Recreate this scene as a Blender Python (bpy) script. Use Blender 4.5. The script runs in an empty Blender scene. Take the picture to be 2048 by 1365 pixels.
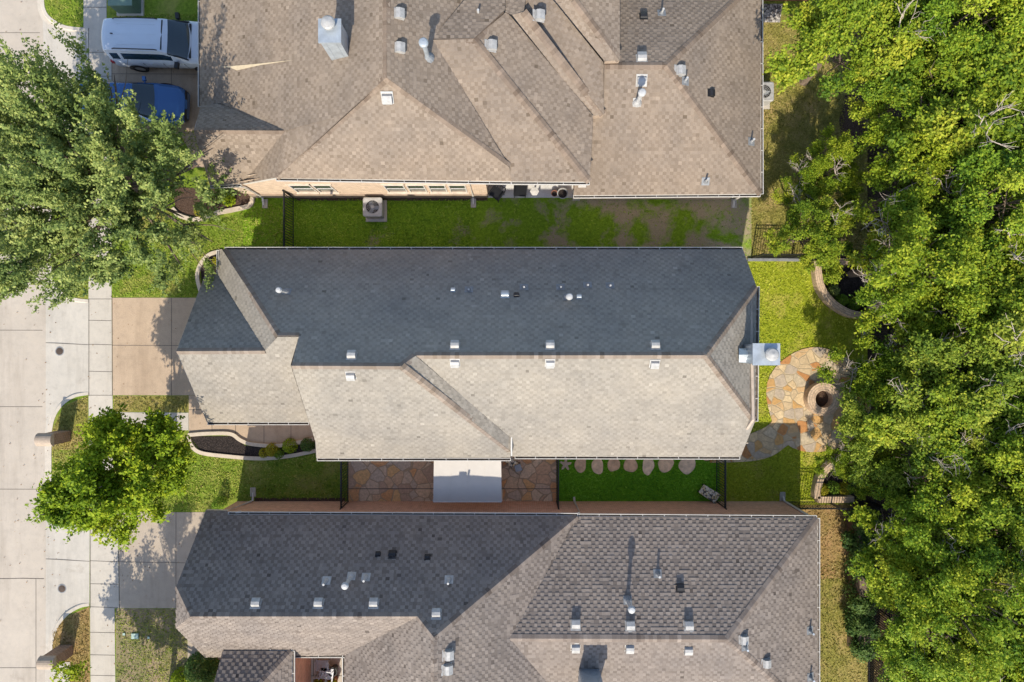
import bpy, math, random
import numpy as np
from mathutils import Vector, Matrix
from mathutils.geometry import tessellate_polygon
R = math.radians
SC = bpy.context.scene
COL = SC.collection

# ------------------------------------------------------------------ camera, sky, sun, exposure
H, F, CX, CY = 32.0, 1365.0, 1024.0, 682.5        # drone height, focal length and centre of the 2048 x 1365 photo
cam_d = bpy.data.cameras.new("camera"); cam_d.sensor_width = 36; cam_d.lens = 36 * F / 2048
cam_d.clip_end = 1000
cam = bpy.data.objects.new("camera", cam_d); COL.objects.link(cam); cam.location = (0, 0, H)
SC.camera = cam
SUN_EL, SUN_AZ = R(42.9), R(9.2)
to_sun = Vector((-math.sin(SUN_AZ) * math.cos(SUN_EL), -math.cos(SUN_AZ) * math.cos(SUN_EL), math.sin(SUN_EL)))
W = bpy.data.worlds.new("World"); SC.world = W; W.use_nodes = True
sky = W.node_tree.nodes.new("ShaderNodeTexSky"); sky.sky_type = 'NISHITA'; sky.sun_disc = False
sky.sun_elevation = SUN_EL; sky.sun_rotation = R(189.2)
W.node_tree.links.new(sky.outputs[0], W.node_tree.nodes["Background"].inputs[0])
W.node_tree.nodes["Background"].inputs[1].default_value = 0.15
sd = bpy.data.lights.new("sun", 'SUN'); sd.energy = 3.35; sd.angle = R(0.5); sd.color = (1, 0.915, 0.77)
sun = bpy.data.objects.new("sun", sd); COL.objects.link(sun); sun.location = (0, 0, 60)
sun.rotation_euler = (-to_sun).to_track_quat('-Z', 'Y').to_euler()
SC.view_settings.view_transform = 'Standard'; SC.view_settings.look = 'None'
SC.view_settings.exposure = 0.71; SC.view_settings.gamma = 1
SC.cycles.max_bounces = 6; SC.cycles.transparent_max_bounces = 6

# ------------------------------------------------------------------ geometry helpers
def P(px, py, z=0.0):
    s = (H - z) / F
    return Vector(((px - CX) * s, (CY - py) * s, z))

class Plane:
    """z = c + a x + b y"""
    def __init__(s, p, a, b): s.a, s.b, s.c = a, b, p.z - a * p.x - b * p.y
    def hit(s, px, py):
        u, v = (px - CX) / F, (CY - py) / F
        t = (H - s.c) / (1 + s.a * u + s.b * v)
        return Vector((u * t, v * t, H - t))
    def normal(s): return Vector((-s.a, -s.b, 1)).normalized()
    def z(s, x, y): return s.c + s.a * x + s.b * y

class MB:
    def __init__(s): s.v = []; s.f = []; s.m = []; s.t = []; s.uv = []
    def face(s, pts, m=0, tone=.5, uv=None):
        i = len(s.v); s.v.extend([tuple(p) for p in pts]); s.f.append(tuple(range(i, i + len(pts))))
        s.m.append(m); s.t.append(tone); s.uv.append(uv)
    def grid(s, rows, m=0, close=False):
        i0 = len(s.v); n = len(rows[0])
        for r in rows: s.v.extend([tuple(p) for p in r])
        for a in range(len(rows) - 1):
            for b in range(n if close else n - 1):
                c = (b + 1) % n
                s.f.append((i0 + a*n + b, i0 + a*n + c, i0 + (a+1)*n + c, i0 + (a+1)*n + b)); s.m.append(m); s.t.append(.5); s.uv.append(None)
    def box(s, c, d, rz=0, m=0, M=None, tone=.5):
        x, y, z = d[0]/2, d[1]/2, d[2]/2
        T = M if M else Matrix.Translation(Vector(c)) @ Matrix.Rotation(rz, 4, 'Z')
        p = [T @ Vector(q) for q in ((-x,-y,-z),(x,-y,-z),(x,y,-z),(-x,y,-z),(-x,-y,z),(x,-y,z),(x,y,z),(-x,y,z))]
        i = len(s.v); s.v.extend([tuple(q) for q in p])
        for f in ((3,2,1,0),(4,5,6,7),(0,1,5,4),(1,2,6,5),(2,3,7,6),(3,0,4,7)):
            s.f.append(tuple(i + k for k in f)); s.m.append(m); s.t.append(tone); s.uv.append(None)
    def bar(s, p0, p1, w, h, m=0):
        p0, p1 = Vector(p0), Vector(p1); d = p1 - p0; L = d.length
        q = d.to_track_quat('X', 'Z').to_matrix().to_4x4()
        s.box(None, (L, w, h), M=Matrix.Translation((p0 + p1) / 2) @ q, m=m)
    def tube(s, pts, rad, n=8, m=0, cap=True):
        rows = []
        pts = [Vector(p) for p in pts]
        for i, p in enumerate(pts):
            d = (pts[min(i+1, len(pts)-1)] - pts[max(i-1, 0)]).normalized()
            q = d.to_track_quat('Z', 'Y'); r = rad[i] if isinstance(rad, (list, tuple)) else rad
            rows.append([p + q @ Vector((r*math.cos(2*math.pi*k/n), r*math.sin(2*math.pi*k/n), 0)) for k in range(n)])
        s.grid(rows, m, close=True)
        if cap: s.face(rows[-1], m); s.face(rows[0][::-1], m)
    def lathe(s, c, prof, n=16, m=0, M=None, cap=True):
        T = M if M else Matrix.Translation(Vector(c))
        rows = [[T @ Vector((r*math.cos(2*math.pi*k/n), r*math.sin(2*math.pi*k/n), z)) for k in range(n)] for r, z in prof]
        s.grid(rows, m, close=True)
        if cap: s.face(rows[-1], m)
    def prism(s, pts, z0, z1, m=0, mside=None, bottom=False):
        pts = [Vector((p[0], p[1], 0)) for p in pts]
        area = sum(pts[i].x*pts[(i+1) % len(pts)].y - pts[(i+1) % len(pts)].x*pts[i].y for i in range(len(pts)))
        if area < 0: pts = pts[::-1]
        top = [Vector((p.x, p.y, z1)) for p in pts]; bot = [Vector((p.x, p.y, z0)) for p in pts]
        s.face(top, m)
        if bottom: s.face(bot[::-1], m)
        u = 0
        for i in range(len(pts)):
            j = (i + 1) % len(pts); L = (pts[j] - pts[i]).length
            s.face([bot[i], bot[j], top[j], top[i]], m if mside is None else mside, uv=[(u, z0), (u+L, z0), (u+L, z1), (u, z1)]); u += L
    def build(s, name, mats, parent=None, o=None, smooth=False):
        o = Vector(o) if o is not None else (Vector(parent['_o']) if parent is not None and '_o' in parent else Vector((0, 0, 0)))
        me = bpy.data.meshes.new(name)
        me.from_pydata([(p[0]-o.x, p[1]-o.y, p[2]-o.z) for p in s.v], [], s.f)
        for mt in (mats if isinstance(mats, (list, tuple)) else [mats]): me.materials.append(mt)
        me.polygons.foreach_set('material_index', s.m)
        a = me.attributes.new('tone', 'FLOAT', 'FACE'); a.data.foreach_set('value', s.t)
        if any(s.uv):
            l = me.uv_layers.new(name='UVMap'); k = 0; flat = []
            for f, uv in zip(s.f, s.uv):
                flat.extend([c for q in (uv if uv else [(0, 0)] * len(f)) for c in q])
            l.data.foreach_set('uv', flat)
        if smooth: me.polygons.foreach_set('use_smooth', [True] * len(s.f))
        me.update()
        ob = bpy.data.objects.new(name, me); COL.objects.link(ob)
        if parent is not None: ob.parent = parent; ob['_o'] = tuple(o)
        else: ob.location = o
        return ob

def thing(name, loc, label, cat, group=None, rz=0):
    o = bpy.data.objects.new(name, None); COL.objects.link(o); o.location = loc; o.rotation_euler = (0, 0, rz); o.empty_display_size = .2
    o['label'] = label; o['category'] = cat; o['_o'] = tuple(loc)
    if group: o['group'] = group
    return o
def local(name, label, cat, group=None):      # a thing built round its own origin, moved afterwards
    return thing(name, (0, 0, 0), label, cat, group)
def tag(o, label, cat, group=None):
    o['label'] = label; o['category'] = cat
    if group: o['group'] = group
    return o
def struct(o): o['kind'] = 'structure'; return o
def copy_tree(o, loc, rz=0, label=None, scale=1):
    c = o.copy(); COL.objects.link(c); c.location = loc; c.rotation_euler = (0, 0, rz); c.scale = (scale,) * 3
    if label: c['label'] = label
    for ch in list(o.children):
        d = ch.copy(); COL.objects.link(d); d.parent = c
        for g in ch.children:
            e = g.copy(); COL.objects.link(e); e.parent = d
    return c
def smoothpath(pts, n=6, closed=False):
    out = []; N = len(pts)
    pts = [Vector((p[0], p[1], p[2] if len(p) > 2 else 0)) for p in pts]
    for i in range(N if closed else N - 1):
        g = lambda k: pts[k % N] if closed else pts[max(0, min(N-1, k))]
        p0, p1, p2, p3 = g(i-1), g(i), g(i+1), g(i+2)
        for k in range(n):
            t = k / n
            out.append(.5*((2*p1) + (p2-p0)*t + (2*p0-5*p1+4*p2-p3)*t*t + (3*p1-p0-3*p2+p3)*t**3))
    if not closed: out.append(pts[-1])
    return out
def inside(x, y, poly):
    c = False; j = len(poly) - 1
    for i in range(len(poly)):
        if (poly[i][1] > y) != (poly[j][1] > y) and x < (poly[j][0]-poly[i][0])*(y-poly[i][1])/(poly[j][1]-poly[i][1])+poly[i][0]: c = not c
        j = i
    return c

# ------------------------------------------------------------------ materials
def lin(c): return tuple(((x/255)/12.92 if x/255 <= .04045 else ((x/255+.055)/1.055)**2.4) for x in c)
class NM:
    def __init__(s, name, rough=.8, spec=.3):
        s.mat = bpy.data.materials.new(name); s.mat.use_nodes = True; s.t = s.mat.node_tree; s.n = s.t.nodes
        s.b = s.n['Principled BSDF']; s.b.inputs['Roughness'].default_value = rough; s.b.inputs['Specular IOR Level'].default_value = spec
    def L(s, a, b): s.t.links.new(a, b)
    def add(s, ty, **kw):
        n = s.n.new(ty)
        for k, v in kw.items(): setattr(n, k, v)
        return n
    def pos(s): return s.add('ShaderNodeNewGeometry').outputs['Position']
    def obj(s): return s.add('ShaderNodeTexCoord').outputs['Object']
    def noise(s, scale, detail=4, rough=.6, co=None, dist=0, st=None):
        n = s.add('ShaderNodeTexNoise'); n.inputs['Scale'].default_value = scale; n.inputs['Detail'].default_value = detail
        n.inputs['Roughness'].default_value = rough; n.inputs['Distortion'].default_value = dist
        co = co or s.obj()
        if st:
            mp = s.add('ShaderNodeMapping'); mp.inputs['Scale'].default_value = st; s.L(co, mp.inputs[0]); co = mp.outputs[0]
        s.L(co, n.inputs['Vector']); return n.outputs[0]
    def ramp(s, fac, stops, const=False):
        r = s.add('ShaderNodeValToRGB'); cr = r.color_ramp
        if const: cr.interpolation = 'CONSTANT'
        while len(cr.elements) < len(stops): cr.elements.new(1)
        for e, (p, c) in zip(cr.elements, stops): e.position = p; e.color = (*c, 1)
        s.L(fac, r.inputs[0]); return r.outputs[0]
    def mix(s, fac, a, b, mode='MIX'):
        m = s.add('ShaderNodeMix', data_type='RGBA', blend_type=mode)
        for k, v in ((0, fac), (6, a), (7, b)):
            if isinstance(v, (float, int)): m.inputs[k].default_value = v
            elif isinstance(v, tuple): m.inputs[k].default_value = (*v, 1)
            else: s.L(v, m.inputs[k])
        return m.outputs[2]
    def math(s, op, a, b=0.0):
        m = s.add('ShaderNodeMath', operation=op)
        for k, v in ((0, a), (1, b)):
            if isinstance(v, (float, int)): m.inputs[k].default_value = v
            else: s.L(v, m.inputs[k])
        return m.outputs[0]
    def attr(s, name): return s.add('ShaderNodeAttribute', attribute_name=name).outputs['Fac']
    def color(s, c):
        if isinstance(c, tuple): s.b.inputs['Base Color'].default_value = (*c, 1)
        else: s.L(c, s.b.inputs['Base Color'])
    def bump(s, h, strength=.5, dist=.02):
        b = s.add('ShaderNodeBump'); b.inputs['Strength'].default_value = strength; b.inputs['Distance'].default_value = dist
        s.L(h, b.inputs['Height']); s.L(b.outputs[0], s.b.inputs['Normal'])

def plain(name, c, rough=.6, metal=0, spec=.4, var=.12, scale=6):
    m = NM(name, rough, spec); m.b.inputs['Metallic'].default_value = metal
    n = m.noise(scale, 5)
    m.color(m.mix(m.ramp(n, [(.3, (0,0,0)), (.7, (1,1,1))]), tuple(x*(1-var) for x in c), tuple(min(1, x*(1+var)) for x in c)))
    return m.mat
def shingle_mat(name, dark, mid, light, streak=.8):
    m = NM(name, .95, .15); t = m.attr('tone')
    c = m.ramp(t, [(0, dark), (.3, mid), (.7, light), (1, tuple(x*1.18 for x in light))])
    g = m.noise(90, 2, .7)
    c = m.mix(1.0, c, m.ramp(g, [(.3, (.72,.72,.72)), (.7, (1.18,1.18,1.18))]), 'MULTIPLY')
    w = m.noise(.55, 4, .6)
    c = m.mix(1.0, c, m.ramp(w, [(.3, (.86,.86,.88)), (.7, (1.10,1.07,1.04))]), 'MULTIPLY')
    w2 = m.noise(2.6, 5, .65)
    c = m.mix(1.0, c, m.ramp(w2, [(.3, (.93,.93,.93)), (.7, (1.05,1.05,1.04))]), 'MULTIPLY')
    m.color(c); m.bump(g, .5, .004); return m.mat
def grass_mat(name, a, b, c, dry, dryamt=.5, seed=0, grad=None):
    m = NM(name, .9, .1); co = m.pos()
    f = m.noise(38, 3, .75, co); f2 = m.noise(7, 4, .65, co); big = m.noise(.55+seed*.07, 5, .62, co, .3)
    col = m.ramp(f, [(.3, a), (.52, b), (.7, c)])
    col = m.mix(1.0, col, m.ramp(f2, [(.32, (.62,.68,.6)), (.66, (1.2,1.15,1.1))]), 'MULTIPLY')
    pat = m.ramp(big, [(.62 - dryamt*.35, (0,0,0)), (.80 - dryamt*.2, (1,1,1))])
    if grad:
        sx = m.add('ShaderNodeSeparateXYZ'); m.L(co, sx.inputs[0])
        gx = m.math('ADD', m.math('DIVIDE', m.math('SUBTRACT', sx.outputs[0], grad[0]), grad[1] - grad[0]), m.math('MULTIPLY', m.math('SUBTRACT', big, .5), 3.6))
        pat = m.ramp(gx, [(.30, (0,0,0)), (.75, (1,1,1))])
    dcol = m.mix(m.ramp(f, [(.35, (0,0,0)), (.65, (1,1,1))]), tuple(x*.72 for x in dry), tuple(x*1.2 for x in dry))
    m.color(m.mix(m.math('MULTIPLY', pat, .85), col, dcol)); m.bump(f, 1.0, .05); return m.mat
def concrete(name, c, var=.08, agg=0.0, stain=.82):
    m = NM(name, .85, .25); co = m.pos()
    big = m.noise(.45, 6, .65, co, .2); mid = m.noise(3.1, 5, .65, co); fine = m.noise(60, 2, .7, co)
    col = m.mix(m.ramp(big, [(.3, (0,0,0)), (.7, (1,1,1))]), tuple(x*(1-var) for x in c), tuple(x*(1+var) for x in c))
    col = m.mix(1.0, col, m.ramp(mid, [(.25, (stain,)*3), (.5, (1,1,1)), (.75, (1.05,1.04,1.02))]), 'MULTIPLY')
    k = .04 + agg
    col = m.mix(1.0, col, m.ramp(fine, [(.3, (1-k*1.6,)*3), (.7, (1+k,)*3)]), 'MULTIPLY')
    st = m.noise(.9, 5, .7, co, 0, (1, .12, 1))
    col = m.mix(1.0, col, m.ramp(st, [(.34, (.86,.85,.84)), (.5, (1,1,1))]), 'MULTIPLY')
    oil = m.noise(.8, 7, .75, co, .6); col = m.mix(1.0, col, m.ramp(oil, [(.60, (1,1,1)), (.72, (.84,.82,.80))]), 'MULTIPLY')
    sp_ = m.noise(9, 2, .5, co); col = m.mix(1.0, col, m.ramp(sp_, [(.70, (1,1,1)), (.76, (.84,.82,.80))]), 'MULTIPLY')
    m.color(col); m.bump(fine, .3, .005); return m.mat
def brick_mat(name, c1, c2, mortar, bw=.2, bh=.075, ms=.012):
    m = NM(name, .9, .2); b = m.add('ShaderNodeTexBrick')
    uv = m.add('ShaderNodeUVMap').outputs[0]; m.L(uv, b.inputs[0])
    b.inputs['Color1'].default_value = (*c1, 1); b.inputs['Color2'].default_value = (*c2, 1); b.inputs['Mortar'].default_value = (*mortar, 1)
    b.inputs['Scale'].default_value = 1; b.inputs['Brick Width'].default_value = bw; b.inputs['Row Height'].default_value = bh
    b.inputs['Mortar Size'].default_value = ms; b.inputs['Bias'].default_value = -.1
    n = m.noise(4, 5, .7)
    m.color(m.mix(1.0, b.outputs[0], m.ramp(n, [(.3, (.78,.76,.76)), (.7, (1.15,1.12,1.1))]), 'MULTIPLY'))
    m.bump(b.outputs['Fac'], -.6, .01); return m.mat
def flag_mat(name, scale, cols, mortar):
    m = NM(name, .8, .3); co = m.pos(); wn = m.noise(1.3, 2, .5, co)
    v1 = m.add('ShaderNodeTexVoronoi', feature='F1'); v2 = m.add('ShaderNodeTexVoronoi', feature='DISTANCE_TO_EDGE')
    wob = m.add('ShaderNodeVectorMath', operation='SCALE'); wob.inputs[3].default_value = .25
    nz = m.add('ShaderNodeTexNoise'); nz.inputs['Scale'].default_value = 1.7; m.L(co, nz.inputs[0]); m.L(nz.outputs[1], wob.inputs[0])
    ad = m.add('ShaderNodeVectorMath', operation='ADD'); m.L(co, ad.inputs[0]); m.L(wob.outputs[0], ad.inputs[1])
    fl = m.add('ShaderNodeVectorMath', operation='MULTIPLY'); fl.inputs[1].default_value = (1, 1, 0); m.L(ad.outputs[0], fl.inputs[0])
    for v in (v1, v2): v.inputs['Scale'].default_value = scale; m.L(fl.outputs[0], v.inputs['Vector'])
    sep = m.add('ShaderNodeSeparateColor'); m.L(v1.outputs['Color'], sep.inputs[0])
    k = len(cols); c = m.ramp(sep.outputs[0], [(i/k, q) for i, q in enumerate(cols)], True)
    n = m.noise(9, 5, .7, co)
    c = m.mix(1.0, c, m.ramp(n, [(.3, (.72,.72,.72)), (.7, (1.2,1.18,1.15))]), 'MULTIPLY')
    e = m.ramp(v2.outputs['Distance'], [(.02, (0,0,0)), (.05, (1,1,1))])
    m.color(m.mix(e, mortar, c)); m.bump(e, .6, .02); return m.mat
def leaf_mat(name, dark, mid, light, trans=.3):
    m = NM(name, .6, .18); t = m.attr('tone')
    c = m.ramp(t, [(0, dark), (.5, mid), (1, light)]); m.color(c)
    tr = m.add('ShaderNodeBsdfTranslucent'); m.L(m.mix(1.0, c, (1.25, 1.2, .6), 'MULTIPLY'), tr.inputs[0])
    mx = m.add('ShaderNodeMixShader'); mx.inputs[0].default_value = trans
    m.L(m.b.outputs[0], mx.inputs[1]); m.L(tr.outputs[0], mx.inputs[2]); m.L(mx.outputs[0], m.n['Material Output'].inputs[0])
    return m.mat
def glass_mat(name, c, rough=.05):
    m = NM(name, rough, .8); m.color(c); m.b.inputs['Coat Weight'].default_value = .6; return m.mat
def paint_mat(name, c, rough=.3, metal=.0):
    m = NM(name, rough, .5); m.b.inputs['Metallic'].default_value = metal; n = m.noise(1.5, 5)
    m.color(m.mix(n, tuple(x*.93 for x in c), tuple(min(1, x*1.05) for x in c))); m.b.inputs['Coat Weight'].default_value = .7; m.b.inputs['Coat Roughness'].default_value = .06
    return m.mat
def mulch_mat(name, a, b, c):
    m = NM(name, .95, .1); co = m.pos(); n = m.noise(28, 3, .8, co); m.color(m.ramp(n, [(.32, a), (.5, b), (.68, c)])); m.bump(n, 1, .06); return m.mat
def spots_mat(name, base, cols, scale):
    m = NM(name, .9, .1); v = m.add('ShaderNodeTexVoronoi'); v.inputs['Scale'].default_value = scale; m.L(m.obj(), v.inputs['Vector'])
    sep = m.add('ShaderNodeSeparateColor'); m.L(v.outputs['Color'], sep.inputs[0])
    c = m.ramp(sep.outputs[1], [(i/len(cols), q) for i, q in enumerate(cols)], True)
    m.color(m.mix(m.ramp(v.outputs['Distance'], [(.56, (0,0,0)), (.64, (1,1,1))]), c, base)); return m.mat

M = {}
M['sh_c'] = shingle_mat('light_weathered_shingles', (.175,.158,.132), (.262,.238,.200), (.330,.302,.257))
M['sh_t'] = shingle_mat('brown_shingles', (.150,.117,.086), (.226,.180,.138), (.297,.242,.190))
M['sh_b'] = shingle_mat('dark_brown_shingles', (.108,.090,.078), (.190,.160,.138), (.275,.236,.205))
M['cap_c'] = shingle_mat('light_ridge_shingles', (.19,.15,.115), (.235,.19,.15), (.28,.232,.19))
M['cap_t'] = shingle_mat('brown_ridge_shingles', (.16,.12,.09), (.205,.158,.12), (.25,.195,.15))
M['cap_b'] = shingle_mat('dark_ridge_shingles', (.14,.112,.094), (.20,.163,.137), (.28,.235,.2))
M['deck'] = plain('roof_deck', (.16,.13,.11), .95)
M['white'] = plain('white_trim', (.60,.57,.52), .5, var=.1)
M['gut_dark'] = plain('dark_gutter_floor', (.11,.085,.065), .9, var=.4)  # dark brown floor inside the white gutters
M['brick_t'] = brick_mat('tan_brick', (.62,.47,.34), (.50,.36,.25), (.66,.57,.46))
M['brick_b'] = brick_mat('red_brick', (.66,.35,.23), (.53,.27,.18), (.68,.52,.42))
M['brick_c'] = brick_mat('beige_brick', (.42,.28,.20), (.33,.22,.16), (.45,.38,.31))
M['stone_wall'] = brick_mat('limestone_blocks', (.60,.50,.37), (.48,.38,.27), (.40,.33,.26), .38, .2, .015)
M['brick_mail'] = brick_mat('brown_brick', (.28,.17,.11), (.20,.12,.08), (.34,.27,.21))
M['glass'] = glass_mat('window_glass', (.02,.03,.035))
M['metal'] = plain('galvanised_metal', (.42,.46,.49), .45, .4, var=.16, scale=4)
M['vent'] = plain('vent_metal', (.40,.39,.37), .55, .1, var=.2)
M['pvc'] = plain('white_pipe', (.46,.46,.45), .5, var=.15)
M['black'] = plain('black_plastic', (.018,.018,.02), .5)
M['iron'] = plain('black_iron', (.015,.016,.018), .45)
M['lead'] = plain('lead_flashing', (.24,.25,.26), .7, .2, var=.2)
M['street'] = concrete('street_concrete', (.465,.405,.335), .07, .02, .9)
M['walk'] = concrete('sidewalk_concrete', (.49,.445,.38), .08, .02, .88)
M['apron'] = concrete('pale_apron_concrete', (.49,.45,.39), .07, .02, .88)
M['curb'] = concrete('curb_concrete', (.54,.485,.41), .06, .02)
M['agg'] = concrete('tan_exposed_aggregate', (.47,.355,.25), .08, .14, .85)
M['agg_t'] = concrete('brown_exposed_aggregate', (.44,.33,.235), .09, .12, .82)
M['drive_b'] = concrete('taupe_concrete', (.42,.35,.275), .07, .05, .88)
M['slab'] = concrete('porch_concrete', (.66,.65,.62), .08, .03, .8)
M['joint'] = plain('joint_filler', (.11,.095,.08), .95)
M['pale_joint'] = plain('pale_joint_filler', (.25,.22,.19), .95)
M['g_base'] = grass_mat('rough_grass', (.05,.06,.02), (.10,.11,.03), (.16,.16,.05), (.20,.14,.07), .6)
M['g_front'] = grass_mat('front_grass', (.10,.17,.018), (.215,.31,.035), (.36,.44,.07), (.46,.37,.13), .4, 1)
M['g_yard'] = grass_mat('side_yard_grass', (.11,.23,.016), (.24,.40,.026), (.38,.52,.06), (.47,.36,.26), .2, 2, (-5, 15))
M['g_bare'] = grass_mat('worn_grass', (0.085,0.128,0.025), (0.170,0.212,0.051), (0.272,0.272,0.085), (0.442,0.323,0.230), .95, 3)
M['g_lime'] = grass_mat('lime_grass', (.19,.24,.018), (.37,.42,.03), (.55,.55,.06), (.58,.45,.14), .3, 4)
M['g_dry'] = grass_mat('dry_grass', (0.189,0.160,0.051), (0.348,0.254,0.094), (0.478,0.348,0.145), (0.522,0.319,0.160), .6, 5)
M['g_olive'] = grass_mat('olive_grass', (0.144,0.144,0.032), (0.304,0.280,0.072), (0.448,0.392,0.120), (0.512,0.368,0.160), .5, 6)
M['turf'] = grass_mat('artificial_turf', (.07,.22,.012), (.15,.38,.02), (.25,.5,.04), (.2,.4,.04), .1, 7)
M['mulch'] = mulch_mat('dark_mulch', (.012,.01,.01), (.04,.033,.03), (.11,.085,.075))
M['brownmulch'] = mulch_mat('brown_mulch', (.04,.025,.018), (.11,.07,.05), (.20,.135,.10))
M['litter'] = mulch_mat('leaf_litter', (.015,.012,.008), (.06,.042,.025), (.16,.11,.07))
M['pebble'] = spots_mat('river_pebbles', (.1,.09,.08), [(.45,.42,.38), (.3,.28,.26), (.55,.5,.45), (.22,.2,.19)], 11)
M['flag'] = flag_mat('brown_flagstone', 1.9, [(.62,.42,.27), (.66,.49,.33), (.66,.36,.17), (.55,.44,.34), (.68,.53,.37), (.70,.44,.21), (.50,.35,.25), (.62,.47,.34)], (.40,.30,.20))
M['flag_s'] = flag_mat('golden_flagstone', 2.2, [(.55,.37,.19), (.60,.45,.26), (.46,.22,.08), (.53,.40,.24), (.62,.48,.29), (.52,.31,.12), (.50,.41,.28), (.44,.36,.27)], (.40,.31,.19))
M['stone'] = plain('sandstone', (.42,.31,.235), .85, var=.25, scale=5)
M['edge'] = concrete('bed_edging', (.56,.475,.37), .08, .03)
M['sstone'] = brick_mat('stacked_sandstone', (.62,.47,.32), (.50,.36,.24), (.34,.27,.19), .3, .1, .012)
M['awning'] = plain('awning_canvas', (.50,.465,.42), .85, var=.03, scale=3)
M['green_box'] = plain('green_cabinet', (.10,.16,.12), .5)
M['rubber'] = plain('tyre_rubber', (.02,.02,.02), .8)
M['alloy'] = plain('alloy', (.5,.5,.52), .3, .8)
M['car_white'] = paint_mat('white_paint', (.60,.65,.72))
M['car_blue'] = paint_mat('navy_paint', (.035,.12,.30), .2, .3)
M['car_glass'] = glass_mat('car_glass', (.015,.03,.035), .03)
M['trim'] = plain('black_trim', (.02,.02,.022), .45)
M['red'] = plain('tail_lamp_red', (.35,.02,.025), .2)
M['lamp'] = plain('headlamp', (.6,.62,.65), .1)
M['plate'] = plain('white_plate', (.75,.75,.75), .4)
M['wood'] = plain('brown_timber', (.26,.125,.065), .8, var=.3)
M['terra'] = plain('terracotta', (.30,.12,.07), .8)
M['cushion'] = spots_mat('patterned_fabric', (.10,.10,.09), [(.70,.64,.48), (.55,.52,.44), (.78,.73,.58), (.62,.5,.28)], 11)
M['greyplastic'] = plain('grey_plastic', (.30,.34,.38), .5)
M['bark'] = plain('bark', (.17,.125,.09), .95, var=.4, scale=12)
M['deadwood'] = plain('bleached_twigs', (.42,.35,.29), .9, var=.2)
M['leaf_wood'] = leaf_mat('woodland_leaves', (.055,.12,.010), (.19,.275,.015), (.43,.46,.035), .22)
M['leaf_wood2'] = leaf_mat('yellow_green_leaves', (.055,.115,.010), (.205,.285,.018), (.46,.46,.045), .2)
M['leaf_wood3'] = leaf_mat('fresh_green_leaves', (.045,.115,.011), (.18,.28,.018), (.42,.46,.04), .2)
M['leaf_dull'] = leaf_mat('dull_leaves', (.055,.11,.012), (.19,.265,.024), (.41,.44,.055), .2)
M['leaf_elm'] = leaf_mat('elm_leaves', (.06,.105,.03), (.20,.265,.066), (.44,.475,.14), .22)
M['leaf_oak'] = leaf_mat('oak_leaves', (.065,.13,.007), (.23,.325,.012), (.47,.50,.03), .24)
M['leaf_dark'] = leaf_mat('hedge_leaves', (.025,.07,.016), (.085,.155,.035), (.19,.27,.07))
M['leaf_yel'] = leaf_mat('golden_leaves', (.16,.15,.01), (.34,.32,.02), (.5,.46,.04))
M['leaf_lime'] = leaf_mat('lime_leaves', (.06,.13,.01), (.15,.26,.02), (.26,.38,.04))
M['leaf_brown'] = leaf_mat('withered_leaves', (.14,.07,.03), (.26,.15,.08), (.36,.24,.14))

# ------------------------------------------------------------------ ground, street, paving
def flat(name, pts, z, mat, joints=(), jm='joint', jw=.022, zf=None, th=.02):
    m = MB()
    q = [P(p[0], p[1], z) for p in pts]
    if zf:
        q = [Vector((p.x, p.y, zf(p.x))) for p in q]
    m.face(q if sum(q[i].x*q[(i+1) % len(q)].y - q[(i+1) % len(q)].x*q[i].y for i in range(len(q))) > 0 else q[::-1])
    for i in range(len(q)):
        a, b = q[i], q[(i+1) % len(q)]
        m.face([a, b, b - Vector((0, 0, th)), a - Vector((0, 0, th))])
    for (x0, y0, x1, y1) in joints:
        a, b = P(x0, y0, z), P(x1, y1, z)
        if zf: a.z = zf(a.x); b.z = zf(b.x)
        d = (b - a); d.z = 0; n = Vector((-d.y, d.x, 0)).normalized() * jw / 2; u = Vector((0, 0, .005))
        m.face([a - n + u, b - n + u, b + n + u, a + n + u], 1)
    return struct(m.build(name, [M[mat], M[jm]]))

m = MB(); m.face([(-300,-300,-.17), (300,-300,-.17), (300,300,-.17), (-300,300,-.17)]); struct(m.build('ground', M['g_base']))
flat('street', [(-1500,-3000), (78,-3000), (95,0), (95,1400), (95,4000), (-1500,4000)], -.13, 'street',
     [(-400,66,80,66), (-400,250,85,250), (-400,445,85,445), (-400,660,85,661), (-400,813,85,814), (-400,978,86,979), (72,1158,72,1600), (-400,1336,72,1336)])
flat('street_crack', [(-300,1156.6), (20,1157), (45,1156.2), (88,1157.2), (88,1158.6), (40,1157.8), (10,1158.6), (-300,1158.3)], -.126, 'joint')
c_top = [(88,-60), (88,0), (91,20), (101,35), (125,50), (148,55), (177,57)]
c_a = [(177,262), (150,264), (125,272), (108,292), (103,320), (103,440), (103,540), (112,570), (130,588), (152,597), (177,600)]
c_b = [(177,790), (150,795), (127,810), (111,833), (104,862), (103,890), (103,950), (104,985), (113,1004), (135,1018), (179,1024)]
c_c = [(179,1212), (160,1216), (135,1231), (116,1255), (106,1285), (104,1330), (104,1420), (104,1700)]
sp = lambda c: [(p.x, p.y) for p in smoothpath(c, 5)]
s_top, s_a, s_b, s_c = sp(c_top), sp(c_a), sp(c_b), sp(c_c)
lawn_pts = s_top + s_a + s_b + s_c + [(5000,1700), (5000,-60)]
flat('lawn', [(88,-1500)] + lawn_pts[1:-2] + [(104,3000), (6000,3000), (6000,-1500)], 0.0, 'g_front', th=.16)
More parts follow.
